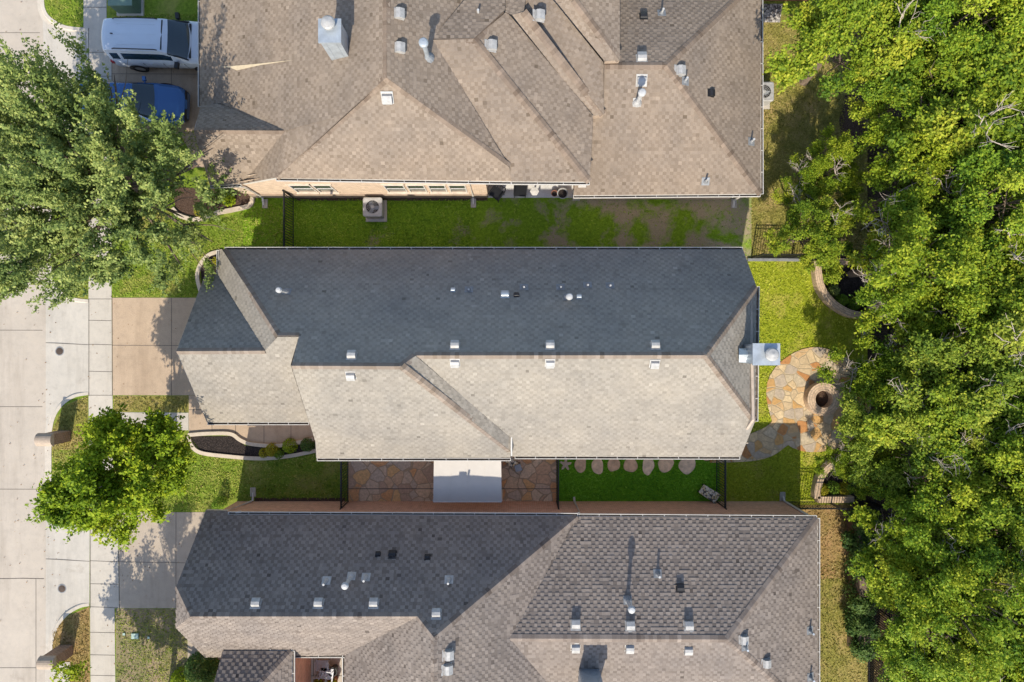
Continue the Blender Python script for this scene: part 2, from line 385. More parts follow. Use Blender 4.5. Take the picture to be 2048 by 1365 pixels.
for s in (s_top, s_a, s_b, s_c):
    m = MB(); q = [P(*p) for p in s]; rows = []
    for i, p in enumerate(q):
        d = (q[min(i+1, len(q)-1)] - q[max(i-1, 0)]).normalized(); n = Vector((d.y, -d.x, 0))     # towards the street
        if (p + n).x > p.x and abs(n.x) > .3: n = -n
        if i and n.dot(rows_n) < 0: n = -n
        rows_n = n
        # a low top, a rounded nose and the gutter pan
        rows.append([p - n*.01 + Vector((0,0,-.03)), p - n*.01 + Vector((0,0,.022)), p + n*.13 + Vector((0,0,.02)), p + n*.165 + Vector((0,0,-.005)), p + n*.185 + Vector((0,0,-.118)), p + n*.40 + Vector((0,0,-.126)), p + n*.40 + Vector((0,0,-.16))])
    m.grid(rows); struct(m.build('curb', M['curb']))
XA, XB = P(88, 0).x, P(177, 0).x
zap = lambda x: -.124 + max(0, min(1, (x - XA - .3) / (XB - XA - .3))) * .134
rev = lambda l: list(l)
def strip_apron(name, lower, upper, jn, mat='apron'):
    flat(name, lower + upper, 0, mat, jn, zf=zap, th=.05)
strip_apron('driveway_apron', [(p[0], p[1]) for p in s_top[12:]], [(177,262), (150,264), (125,272), (108,292), (88,310), (82,40)], [(88,148,177,148), (172,57,172,262)])
strip_apron('driveway_apron', [(88,540)] + s_a[-22:], s_b[:24] + [(88,890)], [(88,686,177,690)])
strip_apron('driveway_apron', [(88,985)] + s_b[-14:], s_c[:24] + [(88,1290)], [(88,1120,180,1123)])
flat('sidewalk', [(167,-80), (213,-80), (213,57), (167,57)], .012, 'walk', [(167,15,213,15)])
flat('sidewalk', [(177,262), (223,262), (223,598), (177,598)], .012, 'walk', [(177,y,223,y) for y in (310,358,406,454,502,550)])
flat('sidewalk', [(177,57), (223,57), (223,262), (177,262)], .012, 'walk', [(177,105,223,105), (177,153,223,153), (177,208,223,208), (177.5,57,177.5,262)])
flat('sidewalk', [(177,598), (223,598), (224,792), (177,792)], .012, 'walk', [(177,641,223,642), (177,689,223,690), (177,743,224,744), (178,598,178,792), (177,598.5,223,598.5), (177,791,224,791)])
flat('sidewalk', [(177,792), (225,792), (227,1025), (179,1025)], .012, 'walk', [(177,y,225,y) for y in (838,885,932,980)])
flat('sidewalk', [(179,1025), (235,1025), (238,1217), (180,1217)], .012, 'walk', [(180,1122,236,1124), (180,1168,237,1169), (181,1025,181,1217), (180,1214,237,1216)])
flat('sidewalk', [(180,1217), (229,1217), (232,1500), (182,1500)], .012, 'walk', [(180,1265,230,1266), (180,1310,230,1311), (180,1351,230,1352), (180,1400,230,1400)], th=.03)
flat('driveway', [(223,57), (440,57), (440,335), (384,335), (378,300), (360,268), (223,262)], .014, 'agg_t', [(223,148,440,149), (343,57,343,262), (224,57,224,262)])
flat('driveway', [(223.5,596), (480,596), (480,791), (224.5,791)], .014, 'agg', [(223.5,691,480,692), (343,596,343,791), (224.5,596,225,791)])
flat('driveway', [(235.5,1025), (430,1025), (430,1217), (238.5,1217)], .014, 'drive_b', [(235,1124,430,1127), (352,1025,352,1217), (236.5,1025,239,1217)])
flat('path', [(224.5,825), (377,826), (377,861), (226,860)], .014, 'walk', [(300,825,300,861)])
flat('path', [(377.5,791.5), (480,791.5), (480,840), (640,840), (640,884), (560,894), (490,888), (465,870), (377.5,870)], .016, 'agg', [(378,820,480,820), (424,840,424,870), (471,840,471,872), (528,840,528,892), (582,840,582,892)])
flat('path', [(375,1217.5), (430,1217.5), (470,1320), (375,1320)], .014, 'drive_b')
flat('path', [(99.5,1325), (140,1325), (140,1420), (106,1420)], .03, 'walk', th=.1)

# lawn patches of different wear
flat('lawn', [(486,385), (1503,385), (1503,540), (486,540)], .006, 'g_yard')
flat('lawn', [(1503.2,30), (1760,30), (1760,519), (1503.2,519)], .006, 'g_olive')
flat('lawn', [(1440,521), (1760,521), (1760,1010), (1440,1010)], .008, 'g_lime')
flat('lawn', [(1560,1010.3), (1760,1010.3), (1760,1500), (1560,1500)], .006, 'g_dry')
flat('lawn', [(1560,1165), (1760,1150), (1760,1500), (1560,1500)], .010, 'g_olive')
flat('lawn', [(104.5,1262), (136,1232), (179,1214), (180,1420), (105,1420)], .004, 'g_dry', th=.02)
flat('lawn', [(104,862), (127,812), (176,792), (176,900), (104,900)], .004, 'g_olive', th=.02)
flat('lawn', [(232,1218), (374.5,1218), (374.5,1330), (480,1330), (480,1500), (232,1500)], .004, 'g_bare')
flat('lawn', [(227,792.5), (376.5,792.5), (376.5,824), (227,824)], .005, 'g_olive')
flat('wood_floor', [(1735,-200), (2700,-200), (2700,1650), (1735,1650)], .012, 'litter')
flat('patch_of_bare_earth', [(1690,190), (1735,190), (1735,290), (1685,290), (1678,240)], .011, 'brownmulch')
flat('gravel_strip', [(510,996), (690,996), (690,1006), (510,1006)], .008, 'brownmulch')
flat('terrace', [(590,394), (975,394), (975,402), (590,402)], .009, 'brownmulch')

# flagstone and turf between the houses
flat('patio', [(697,890), (1114,890), (1114,1003), (697,1003)], .02, 'flag', [(697,978,868,978), (1003,978,1114,978)], jw=.035)
flat('turf', [(1117,890), (1437,890), (1440,1003), (1117,1003)], .014, 'turf')
circ = []
for k in range(40):
    a = 2*math.pi*k/40; r = 106 + 3*math.sin(3*a+1) + 2*math.sin(5*a)
    circ.append((1637 + r*math.cos(a), 800 - r*math.sin(a)*.99))
flat('patio', circ, .05, 'flag_s', th=.06)
pth = sp([(1420,885), (1500,868), (1545,842), (1545,800)]) + sp([(1640,842), (1625,872), (1585,885), (1545,912), (1500,923), (1420,926)])
flat('path', pth, .045, 'flag_s', th=.05)
flat('mulch_bed', [(1624,522), (1740,522), (1738,632), (1700,632), (1662,614), (1634,580)], .02, 'mulch')
flat('mulch_bed', [(1630,960), (1665,925), (1735,925), (1735,994), (1627,994)], .02, 'mulch')
flat('gravel_strip', [(1722,634), (1740,634), (1738,690), (1722,690)], .016, 'pebble')
flat('mulch_bed', [(380,873), (465,873), (490,892), (560,897), (632,885), (632,902), (520,916), (402,903)], .022, 'mulch')
flat('mulch_bed', [(400,525), (412,510), (440,500), (470,500), (470,620), (405,585)], .02, 'mulch')
flat('mulch_bed', [(345,375), (500,380), (500,405), (470,418), (400,436), (352,424)], .02, 'brownmulch')
flat('gravel_strip', [(1705,1000), (1740,960), (1740,1300), (1700,1300)], .014, 'litter')

def edging(name, pts, w, h, mat, label, cat, closed=False, z0=0):
    m = MB(); q = [P(p[0], p[1]) for p in pts]; q = smoothpath(q, 5, closed); rows = []; u = 0
    for i, p in enumerate(q):
        d = (q[(i+1) % len(q) if closed else min(i+1, len(q)-1)] - q[i-1 if closed or i else 0]).normalized(); n = Vector((-d.y, d.x, 0)) * w/2
        Z = Vector((0, 0, h))
        if i: u += (q[i] - q[i-1]).length
        rows.append((p + n, p + n + Z, p - n + Z, p - n, u))
    for a, b in zip(rows, rows[1:] + ([rows[0]] if closed else [])):
        ub = b[4] if b[4] > a[4] else a[4] + .2
        m.face([a[0], a[1], b[1], b[0]][::-1], uv=[(ub,0), (ub,h), (a[4],h), (a[4],0)])
        m.face([a[1], a[2], b[2], b[1]][::-1], uv=[(ub,h), (ub,h+w), (a[4],h+w), (a[4],h)])
        m.face([a[2], a[3], b[3], b[2]][::-1], uv=[(ub,0), (ub,h), (a[4],h), (a[4],0)])
    if not closed: m.face([rows[0][k] for k in range(4)]); m.face([rows[-1][k] for k in (3,2,1,0)])
    return tag(m.build(name, M[mat]), label, cat)
edging('bed_edging', [(378,870), (420,867), (463,868), (482,880), (505,888), (560,891), (628,878)], .17, .12, 'edge', 'pale curved concrete edging between front path and dark mulch bed', 'edging')
edging('bed_edging', [(378,871), (384,890), (402,905), (450,912), (520,917), (580,912), (634,901)], .17, .1, 'edge', 'pale curved concrete edging between dark mulch bed and front lawn', 'edging')
edging('bed_edging', [(446,503), (420,510), (402,530), (396,555), (403,585)], .17, .1, 'edge', 'curved grey edging round small dark bed at corner of middle house', 'edging')
edging('bed_edging', [(346,418), (362,433), (395,440), (430,428), (470,420), (500,412), (507,396)], .2, .12, 'edge', 'wavy cream stone edging round brown bed under the big feathery tree', 'edging')
edging('bed_edging', [(345,327), (362,322), (378,320), (380,336)], .15, .12, 'edge', 'short white edging beside brown driveway near the blue car', 'edging')
edging('garden_wall', [(1626,524), (1628,545), (1634,575), (1650,600), (1672,618), (1700,630), (1738,632)], .32, .45, 'sstone', 'curved sandstone retaining wall round the bed with clipped green shrubs', 'garden wall')
edging('garden_wall', [(1739,628), (1739,600), (1739,585)], .3, .45, 'sstone', 'short straight sandstone wall closing right side of clipped shrub bed', 'garden wall')
edging('garden_wall', [(1668,922), (1648,935), (1634,955), (1628,978), (1627,994)], .3, .4, 'sstone', 'curved sandstone retaining wall round the golden shrub bed', 'garden wall')
edging('garden_wall', [(1628,996), (1660,996), (1700,996)], .28, .4, 'sstone', 'straight low sandstone wall below the golden shrubs', 'garden wall')
edging('concrete_kerb', [(1494,520.5), (1560,520.5), (1600,521), (1745,522)], .12, .14, 'lead', 'straight grey concrete kerb under iron fence behind middle house', 'kerb')
edging('garden_wall', [(1636,522), (1680,525), (1735,526)], .26, .4, 'sstone', 'straight sandstone wall along top of the clipped shrub bed', 'garden wall')

# ------------------------------------------------------------------ roofs
def clip(poly, A, B):
    out = []; n = len(poly); ex, ey = B[0]-A[0], B[1]-A[1]
    side = lambda p: ex*(p[1]-A[1]) - ey*(p[0]-A[0])
    for i in range(n):
        p, q = poly[i], poly[(i+1) % n]; a, b = side(p), side(q)
        if a >= 0: out.append(p)
        if (a >= 0) != (b >= 0):
            t = a/(a-b); out.append((p[0]+(q[0]-p[0])*t, p[1]+(q[1]-p[1])*t))
    return out
class Roof:
    def __init__(s, seed, contrast=1.0, thick=(.005, .016)): s.mb = MB(); s.deck = MB(); s.rng = random.Random(seed); s.ct = contrast; s.th = thick
    def facet(s, pts, exp=.143, tw=.15):
        pts = [Vector(p) for p in pts]; n = Vector((0, 0, 0))
        for i in range(len(pts)): n += pts[i].cross(pts[(i+1) % len(pts)])
        if n.z < 0: n = -n; pts = pts[::-1]
        n.normalize(); c = sum(pts, Vector((0,0,0))) / len(pts); rng = s.rng
        pts = [p - n * (p - c).dot(n) for p in pts]
        up = Vector((-n.x, -n.y, 0)); up = (up - n*up.dot(n)).normalized(); u = up.cross(n).normalized()
        s.deck.face([p - n*.03 for p in pts])
        q = [((p-c).dot(u), (p-c).dot(up)) for p in pts]
        conv = all(((q[(i+1) % len(q)][0]-q[i][0])*(q[(i+2) % len(q)][1]-q[(i+1) % len(q)][1]) - (q[(i+1) % len(q)][1]-q[i][1])*(q[(i+2) % len(q)][0]-q[(i+1) % len(q)][0])) > -1e-6 for i in range(len(q)))
        polys = [q] if conv else []
        if not conv:
            for t in tessellate_polygon([[Vector((a, b, 0)) for a, b in q]]):
                tri = [q[k] for k in t]
                ar = (tri[1][0]-tri[0][0])*(tri[2][1]-tri[0][1]) - (tri[1][1]-tri[0][1])*(tri[2][0]-tri[0][0])
                polys.append(tri if ar > 0 else tri[::-1])
        u0, u1 = min(a for a, b in q), max(a for a, b in q); v0, v1 = min(b for a, b in q), max(b for a, b in q)
        r = 0; v = v0 - .001; drift = 0.0
        while v < v1:
            drift = drift*.9 + rng.gauss(0, .02); kk = 0; rowt = rng.gauss(0, .025)
            x = u0 - 3*tw + (r % 2)*tw + drift
            while x < u1:
                kk += 1; xn = u0 - 3*tw + (r % 2)*tw + drift + kk*tw + rng.gauss(0, tw*.10); w = xn - x; hi = kk % 2 == 0
                if rng.random() < .04: hi = not hi
                t = s.th[1] if hi else s.th[0]
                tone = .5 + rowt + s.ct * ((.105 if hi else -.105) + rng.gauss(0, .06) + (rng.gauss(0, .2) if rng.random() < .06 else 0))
                tone = max(0, min(1, tone))
                rect = [(x, v), (x+w, v), (x+w, v+exp), (x, v+exp)]
                for pl in polys:
                    pr = rect; ok = True
                    for i in range(len(pl)):
                        pr = clip(pr, pl[i], pl[(i+1) % len(pl)])
                        if len(pr) < 3: ok = False; break
                    if not ok: continue
                    P3 = lambda a, b: c + u*a + up*b + n*(.001 + t*(1 - (b-v)/exp))
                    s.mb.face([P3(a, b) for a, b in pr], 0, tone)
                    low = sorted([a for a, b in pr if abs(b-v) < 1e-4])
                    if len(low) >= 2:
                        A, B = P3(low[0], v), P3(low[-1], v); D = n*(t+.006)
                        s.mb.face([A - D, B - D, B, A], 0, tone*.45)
                x += w
            v += exp; r += 1
        return n
    def caps(s, a, b, w=.15, tone=.5):
        pass
def cap_line(mb, a, b, n1, n2, rng, w=.15, step=.16):
    a, b = Vector(a), Vector(b); d = b - a; L = d.length; d.normalize()
    def side(n):
        e = d.cross(n).normalized(); return e
    s1 = side(n1); s2 = side(n2)
    up = (n1 + n2).normalized()
    # each side vector must point down its own slope
    if s1.dot(n2 - n1*n1.dot(n2)) > 0 : s1 = -s1
    if s2.dot(n1 - n2*n2.dot(n1)) > 0 : s2 = -s2
    k = 0; x = 0
    while x < L:
        y = min(L, x + step*1.25); t = max(0, min(1, .5 + rng.gauss(0, .2)))
        p, q = a + d*x, a + d*y; h0, h1 = up*.030, up*.020
        if (n1 - n2).length < .05: pass
        m0, m1 = p + h0, q + h1
        l0, l1 = p + s1*w + n1*.026, q + s1*w + n1*.018
        r0, r1 = p + s2*w + n2*.026, q + s2*w + n2*.018
        mb.face([l0, l1, m1, m0], 0, t); mb.face([m0, m1, r1, r0], 0, t); mb.face([l0, m0, r0, p], 0, t*.5)
        x += step; k += 1

def gutter(house, a, b, out, w=.12, h=.11, wall=None):
    a, b, out = Vector(a), Vector(b), Vector(out); m = MB(); Z = Vector((0, 0, 1)); d = (b-a).normalized()
    m.face([a + out*.012 - Z*(h-.01), b + out*.012 - Z*(h-.01), b + out*w - Z*(h-.01), a + out*w - Z*(h-.01)], 1)
    def wall_(o0, o1, z0, z1):
        p = [a + out*o0 + Z*z0, b + out*o0 + Z*z0, b + out*o1 + Z*z0, a + out*o1 + Z*z0]
        p += [v + Z*(z1-z0) for v in p]
        for f in ((0,1,2,3), (4,5,6,7), (0,1,5,4), (1,2,6,5), (2,3,7,6), (3,0,4,7)): m.face([p[k] for k in f])
    wall_(0, .018, -h, -.012); wall_(w - .022, w, -h, .004)
    L = (b-a).length; n = max(1, int(L/.85))
    for k in range(n + 1):
        p = a + d*(L*k/n); m.bar(p + Z*-.008, p + out*w + Z*-.004, .022, .01)
    for p in (a, b): m.face([p, p + out*w, p + out*w - Z*h, p - Z*h])
    g = m.build('gutter', [M['white'], M['gut_dark']], house)
    # fascia board behind it
    return g
def downspout(house, pts, r=.045, mat='white'):
    m = MB(); m.tube([Vector(p) for p in pts], r, 6); return m.build('downspout', M[mat], house)
def roof_vent(roof, pl, px, py, s=.34, h=.17, mat='vent', label=None):
    p = pl.hit(px, py); n = pl.normal(); up = Vector((pl.a, pl.b, 0)).normalized(); side = up.cross(Vector((0,0,1))).normalized()
    upv = (up + Vector((0, 0, up.x*pl.a + up.y*pl.b))).normalized()
    m = MB(); c = lambda a, b, z: p + side*a + upv*b + n*z
    k = s/2
    fl = [c(-k*1.25,-k*1.15,.018), c(k*1.25,-k*1.15,.018), c(k*1.25,k*1.5,.018), c(-k*1.25,k*1.5,.018)]; m.face(fl)
    prof = [(-k*1.02, .03), (-k*1.02, h*.72), (-k*.85, h*.9), (k*.2, h*.98), (k*.85, h*.72), (k*1.02, .03)]
    A = [c(-k, b, z) for b, z in prof]; B = [c(k, b, z) for b, z in prof]
    for i in range(len(prof)-1): m.face([A[i], B[i], B[i+1], A[i+1]])
    m.face(A); m.face(B[::-1])
    o = m.build('roof_vent', M[mat], roof)
    if label: o['label'] = label
    return o
def roof_pipe(roof, pl, px, py, h=.5, r=.045, mat='pvc', cap=False, flash='lead', name='vent_pipe'):
    p = pl.hit(px, py); n = pl.normal(); m = MB()
    q = n.to_track_quat('Z', 'Y').to_matrix().to_4x4()
    m.box(None, (.34, .34, .012), M=Matrix.Translation(p + n*.022) @ q, m=1)
    m.lathe(p, [(r*2.6, -.02), (r*1.9, .07), (r*1.12, .14)], 12, 1)
    m.lathe(p, [(r, 0), (r, h)], 12, 0)
    if cap:
        m.lathe(p, [(r*1.1, h-.02), (r*1.9, h+.02), (r*1.9, h+.10), (r*1.2, h+.12), (r*1.9, h+.15), (r*1.4, h+.20), (.01, h+.22)], 14, 0)
    else: m.lathe(p, [(r*.7, h), (r*.7, h-.05)], 12, 2)
    return m.build(name, [M[mat], M[flash], M['black']], roof, smooth=False)
def chimney(roof, base, sx, sy, top, rz=0, caph=.3, seams=4, cap=True, capoff=(0, 0)):
    m = MB(); x, y, z = base; T = Matrix.Translation((x, y, 0)) @ Matrix.Rotation(rz, 4, 'Z')
    hz = top - z
    m.box(None, (sx, sy, hz), M=T @ Matrix.Translation((0, 0, z + hz/2)))
    for k in range(seams):
        for sgn in (-1, 1):
            m.box(None, (.02, .012, hz - .04), M=T @ Matrix.Translation((-sx/2 + sx*(k+.5)/seams, sgn*(sy/2+.006), z + hz/2)))
            m.box(None, (.012, .02, hz - .04), M=T @ Matrix.Translation((sgn*(sx/2+.006), -sy/2 + sy*(k+.5)/seams, z + hz/2)))
    m.box(None, (sx + .10, sy + .10, .07), M=T @ Matrix.Translation((0, 0, top + .03)))
    ch = m.build('chimney', M['metal'], roof)
    if cap:
        c = MB(); o = T @ Vector((capoff[0], capoff[1], 0))
        c.lathe((o.x, o.y, top + .06), [(.15, 0), (.15, caph*.5), (.24, caph*.5), (.25, caph*.85), (.2, caph), (.02, caph+.05)], 20)
        c.build('chimney_cap', M['vent'], roof, smooth=False)
    return ch
def window(house, c, w, h, nrm, recess=.06, mats=('white', 'glass'), panes=2):
    """flush window on a wall: c centre on the wall face, nrm the outward direction"""
    nrm = Vector(nrm); u = Vector((-nrm.y, nrm.x, 0)); Z = Vector((0, 0, 1)); c = Vector(c)
    T = Matrix((( u.x, nrm.x, 0, c.x), (u.y, nrm.y, 0, c.y), (0, 0, 1, c.z), (0, 0, 0, 1)))
    m = MB(); b = lambda cx, cz, sx, sz, d, off: m.box(None, (sx, d, sz), M=T @ Matrix.Translation((cx, off, cz)))
    b(-w/2, 0, .05, h, .06, .01); b(w/2, 0, .05, h, .06, .01); b(0, h/2, w - .05, .05, .06, .01); b(0, 0, w - .05, .045, .05, .012)
    f = m.build('window', M[mats[0]], house)
    m = MB(); b(0, -h/2 - .06, w + .16, .08, .12, .035); m.build('sill', M['brick_t'], f)
    m = MB(); b(0, h/2 + .11, w + .2, .16, .03, .012); m.build('lintel', M['brick_t'], f)
    g = MB(); g.box(None, (w - .06, .02, h - .06), M=T @ Matrix.Translation((0, .0, 0))); g.build('pane', M[mats[1]], f)
    return f
def wall_box(house, fp, top, mat, z0=-.1, name='wall'):
    m = MB(); m.prism(fp, z0, top); 
    return m.build(name, M[mat], house)
def eave_soffit(mb, pts): mb.face(pts)

def finish_roof(house, roof, mats, caps, seed):
    dk = roof.deck; k = MB(); k.v, k.f, k.m, k.t, k.uv = dk.v[:], dk.f[:], [1]*len(dk.f), dk.t[:], dk.uv[:]
    i = len(k.v); k.v += roof.mb.v; k.f += [tuple(j+i for j in f) for f in roof.mb.f]; k.m += roof.mb.m; k.t += roof.mb.t; k.uv += roof.mb.uv
    ro = k.build('roof', [M[mats[0]], M['deck']], house)
    rng = random.Random(seed)
    for a, b, n1, n2 in caps:
        cm = MB(); cap_line(cm, a, b, n1, n2, rng); cm.build('ridge_cap', M[mats[1]], ro)
    return ro
def tri_n(*p):
    n = Vector((0,0,0))
    for i in range(len(p)): n += p[i].cross(p[(i+1) % len(p)])
    return (n if n.z > 0 else -n).normalized()
def fascia(house, pts, h=.18, t=.03, mat='white', name='fascia'):
    m = MB()
    for a, b in zip(pts, pts[1:]):
        a, b = Vector(a), Vector(b); m.face([a + Vector((0,0,.012)), b + Vector((0,0,.012)), b - Vector((0,0,h)), a - Vector((0,0,h))])
    return m.build(name, M[mat], house)

# ============================================================ middle house
hc = thing('brick_house', (0, 0, 0), 'middle house with pale grey steep shingle roof, one side in deep shade', 'house', 'brick houses in the row')
NP = Plane(P(1000, 500, 3.0), 0, -.96)
n0 = NP.hit(447, 500); n1 = NP.hit(1486, 500)
apexW = NP.hit(556, 672); rW0 = NP.hit(598, 672); mr0 = NP.hit(583, 732); mr1 = NP.hit(803, 733); er0 = NP.hit(830, 711.5); er1 = NP.hit(1412, 711)
neE = NP.hit(1513, 574)
SWp = P(800, 917, 3.5); sl = (mr0.z - 3.5) / (mr0.y - SWp.y); SW = Plane(SWp, 0, sl)
SEp = P(1200, 913, 3.3); se_ = (er0.z - 3.3) / (er0.y - SEp.y); SE = Plane(SEp, 0, se_)
FSp = P(500, 845, 3.0); FS = Plane(FSp, 0, 1.0)
gpk = FS.hit(353, 703); gr1 = FS.hit(530, 702)
GNp = P(420, 550, 3.0); GN = Plane(GNp, 0, -(gpk.z - 3.0)/(GNp.y - gpk.y))
rf = Roof(11, 1.0)
fN = [n0, n1, neE, er1, er0, mr1, mr0, rW0, apexW]
nN = rf.facet(fN)
sw_e = SW.hit(1021, 915); hipS = [mr0, mr1, SW.hit(1021, 903), sw_e, SW.hit(633, 917), SW.hit(631, 884)]
nSW = rf.facet(hipS)
vE = SE.hit(1022, 876)
seE = SE.hit(1510, 843)
nSE = rf.facet([er0, er1, seE, SE.hit(1481, 914), SE.hit(1022, 913), vE])
nB = rf.facet([mr1, er0, vE, Vector((vE.x, SW.hit(1021,903).y, SW.hit(1021,903).z))])
nHE = rf.facet([er1, neE, seE])
w_b = P(437, 500, 3.0); w_c = P(437, 548, 3.0)
nW = rf.facet([w_b, n0, apexW, gr1, w_c])
nFS = rf.facet([gpk, gr1, apexW, rW0, FS.hit(581, 731), FS.hit(618, 845), FS.hit(414, 845)])
nGN = rf.facet([gpk, GN.hit(410, 550), GN.hit(437, 550), gr1])
caps = [(mr0, mr1, nN, nSW), (er0, er1, nN, nSE), (er1, neE, nN, nHE), (er1, seE, nSE, nHE), (n0, apexW, nN, nW), (apexW, rW0, nN, nFS), (gpk, gr1, nGN, nFS), (mr1, SW.hit(1021, 903), nSW, nB), (mr1, er0, nN, nB)]
rc = finish_roof(hc, rf, ('sh_c', 'cap_c'), caps, 3)
# walls: footprint set in from the eaves
yN, yS = n0.y - .14, SEp.y + .45; xW, xE = -7.55, n1.x - .28
m = MB()
m.prism([(xW, yN), (xE, yN), (xE, yS), (.3, yS), (.3, SWp.y + .4), (xW, SWp.y + .4)], -.1, 2.9)
m.prism([(-12.55, -3.05), (-7.56, -3.05), (-7.56, yN-.01), (-11.9, yN-.01), (-11.9, 2.4), (-12.55, 2.4)], -.1, 2.75)
m.build('wall', M['brick_c'], hc)
# gable walls
m = MB()
m.prism([(-7.85, -4.4), (-7.65, -4.4), (-7.65, yN-.3), (-7.85, yN-.3)], 2.9, 3.1)
def gable(mb, x, ys, zs, th=.1):
    a = [Vector((x - th/2, y, z)) for y, z in zip(ys, zs)]; b = [Vector((x + th/2, y, z)) for y, z in zip(ys, zs)]
    mb.face(a); mb.face(b[::-1])
    for i in range(len(a)): j = (i+1) % len(a); mb.face([a[i], a[j], b[j], b[i]])
m.build('wall_plate', M['brick_c'], hc); m = MB()
gable(m, -7.75, (-4.6, -.9, .15, .15), (3.5, mr0.z - .3, 6.3, 3.0))
m.build('gable_wall', M['brick_c'], hc); m = MB()
gable(m, -12.5, (-3.1, gpk.y, 2.5), (2.9, gpk.z - .45, 2.7))
m.build('gable_wall', M['brick_c'], hc); m = MB()
gable(m, xE - .06, (yS, -3.1, 1.9, yN), (3.2, 5.2, 4.9, 2.8))
m.build('gable_wall', M['brick_c'], hc)
gutter(hc, n0 + Vector((.05, 0, -.02)), n1 + Vector((-.02, 0, -.02)), (0, 1, 0))
gutter(hc, SW.hit(634, 917) - Vector((0,0,.02)), SW.hit(1021, 917) - Vector((0,0,.02)), (0, -1, 0))
gutter(hc, SE.hit(1030, 913) - Vector((0,0,.02)), SE.hit(1480, 914) - Vector((0,0,.02)), (0, -1, 0))
gutter(hc, FS.hit(415, 845) - Vector((0,0,.02)), FS.hit(617, 845) - Vector((0,0,.02)), (0, -1, 0))
gutter(hc, Vector((neE.x, neE.y, neE.z)) - Vector((0,0,.03)), seE - Vector((0,0,.03)), (1, 0, 0), .14)
gutter(hc, w_b + Vector((0, -.02, -.02)), w_c + Vector((0, 0, -.02)), (-1, 0, 0), .09)
m = MB(); q = SW.hit(1021, 876); m.box((vE.x + .02, (q.y + sw_e.y)/2 + .1, sw_e.z + .2), (.06, abs(q.y - sw_e.y) - .1, .8)); m.build('rake_board', M['white'], hc)
fascia(hc, [GN.hit(409.5, 550), GN.hit(436.5, 550)]); fascia(hc, [n1, neE], .2); fascia(hc, [SE.hit(1481, 914), seE], .2)
fascia(hc, [SW.hit(632.5, 917), SW.hit(630.5, 884)], .2); fascia(hc, [gpk, GN.hit(410, 550)], .2); fascia(hc, [gpk, FS.hit(414, 845)], .2)
downspout(hc, [SE.hit(1131, 914) + Vector((0, -.06, -.1)), Vector((SE.hit(1131,914).x, yS-.05, 2.7)), Vector((SE.hit(1131,914).x, yS-.05, .15)), Vector((SE.hit(1131,914).x, yS-.4, .08))])
for x in (-6.6, -4.9, -1.6): window(hc, (x, SWp.y + .4, 1.6), 1.0, 1.5, (0, -1, 0))
for x in (2.6, 4.1, 6.6, 8.1, 9.6): window(hc, (x, yS, 1.6), 1.0, 1.5, (0, -1, 0))
for y in (-3.0, 2.2): window(hc, (xE, y, 1.6), 1.1, 1.5, (1, 0, 0))
for x, y in ((910, 692), (1100, 692), (1310, 692), (704, 712)): roof_vent(rc, NP, x, y, .30, .2)
for x, y in ((910, 726), (1100, 727), (1309, 728)): roof_vent(rc, SE, x, y, .30, .16)
roof_vent(rc, SW, 702, 751, .30, .18)
roof_vent(rc, NP, 1010, 590, .28, .14, 'metal'); roof_vent(rc, NP, 906, 581, .16, .10, 'metal'); roof_vent(rc, NP, 1033, 591, .18, .10, 'black'); roof_vent(rc, NP, 1158, 595, .17, .12, 'metal')
roof_pipe(rc, NP, 574, 584, .85, .06, 'pvc', True); roof_pipe(rc, NP, 1136, 596, .6, .07, 'pvc', True)
for x, y in ((938, 580), (1048, 575), (1121, 575), (1175, 571), (1220, 572)): roof_pipe(rc, NP, x, y, .22, .035, 'pvc')
HE = Plane(er1, -(er1.z - neE.z)/(neE.x - er1.x), 0)
ctop = P(1536, 709, 6.55)
chimney(rc, (ctop.x - .08, ctop.y, 3.4), .92, .72, 6.55, caph=.32, seams=5, capoff=(.12, .0))
# the cricket behind it
m = MB(); a, b = P(1480, 694, 5.6), P(1480, 727, 5.6)
for k in range(1): m.face([P(1478, 697, 5.75), P(1520, 697, 5.75), P(1520, 710, 6.1), P(1478, 710, 5.95)]); m.face([P(1478, 710, 5.95), P(1520, 710, 6.1), P(1520, 727, 5.75), P(1478, 725, 5.75)])
m.build('chimney_saddle', M['metal'], rc)

# ============================================================ lower house
hb = thing('brick_house', (0, 0, 0), 'lower house with brown shingle roof and long red brick side wall', 'house', 'brick houses in the row')
EZ = 3.35
NW = Plane(P(800, 1030, EZ), 0, -1.05 * -1 * -1)
NW = Plane(P(800, 1030, EZ), 0, -1.05)
a0 = NW.hit(412, 1021); a1 = NW.hit(353, 1173); a2 = NW.hit(381, 1233); a3 = NW.hit(835, 1233); a4 = NW.hit(868, 1275); a5 = NW.hit(1155, 1033)
rb = Roof(21, 1.15, (.006, .021))
nNW = rb.facet([a0, a1, a2, a3, a4, a5, NW.hit(456, 1030), NW.hit(455, 1022)])
S2p = P(500, 1313, 3.3); S2 = Plane(S2p, 0, (a2.z - 3.3)/(a2.y - S2p.y))
b0 = S2.hit(352, 1256); b1 = S2.hit(410, 1315); b2 = S2.hit(690, 1311)
nS2 = rb.facet([a2, a3, b2, b1, b0])
nHW = rb.facet([a1, a2, b0])
ENp = P(1400, 1037, EZ); EN = Plane(ENp, 0, -.45)
e0 = EN.hit(1155, 1034); e1 = EN.hit(1020, 1277); e2 = EN.hit(1455, 1279); e3 = EN.hit(1634, 1037.5)
nEN = rb.facet([e0, e3, e2, e1])
ES = Plane(e1, 0, .45); rs1 = Vector((a4.x, -22, a4.z)); yS2 = e1.y - (e1.z - EZ)/.45
sv = Vector((e0.x, yS2, EZ)); se2 = Vector((e3.x + .02, yS2, EZ))
nES = rb.facet([e1, e2, se2, sv])
nEE = rb.facet([e2, e3, se2])
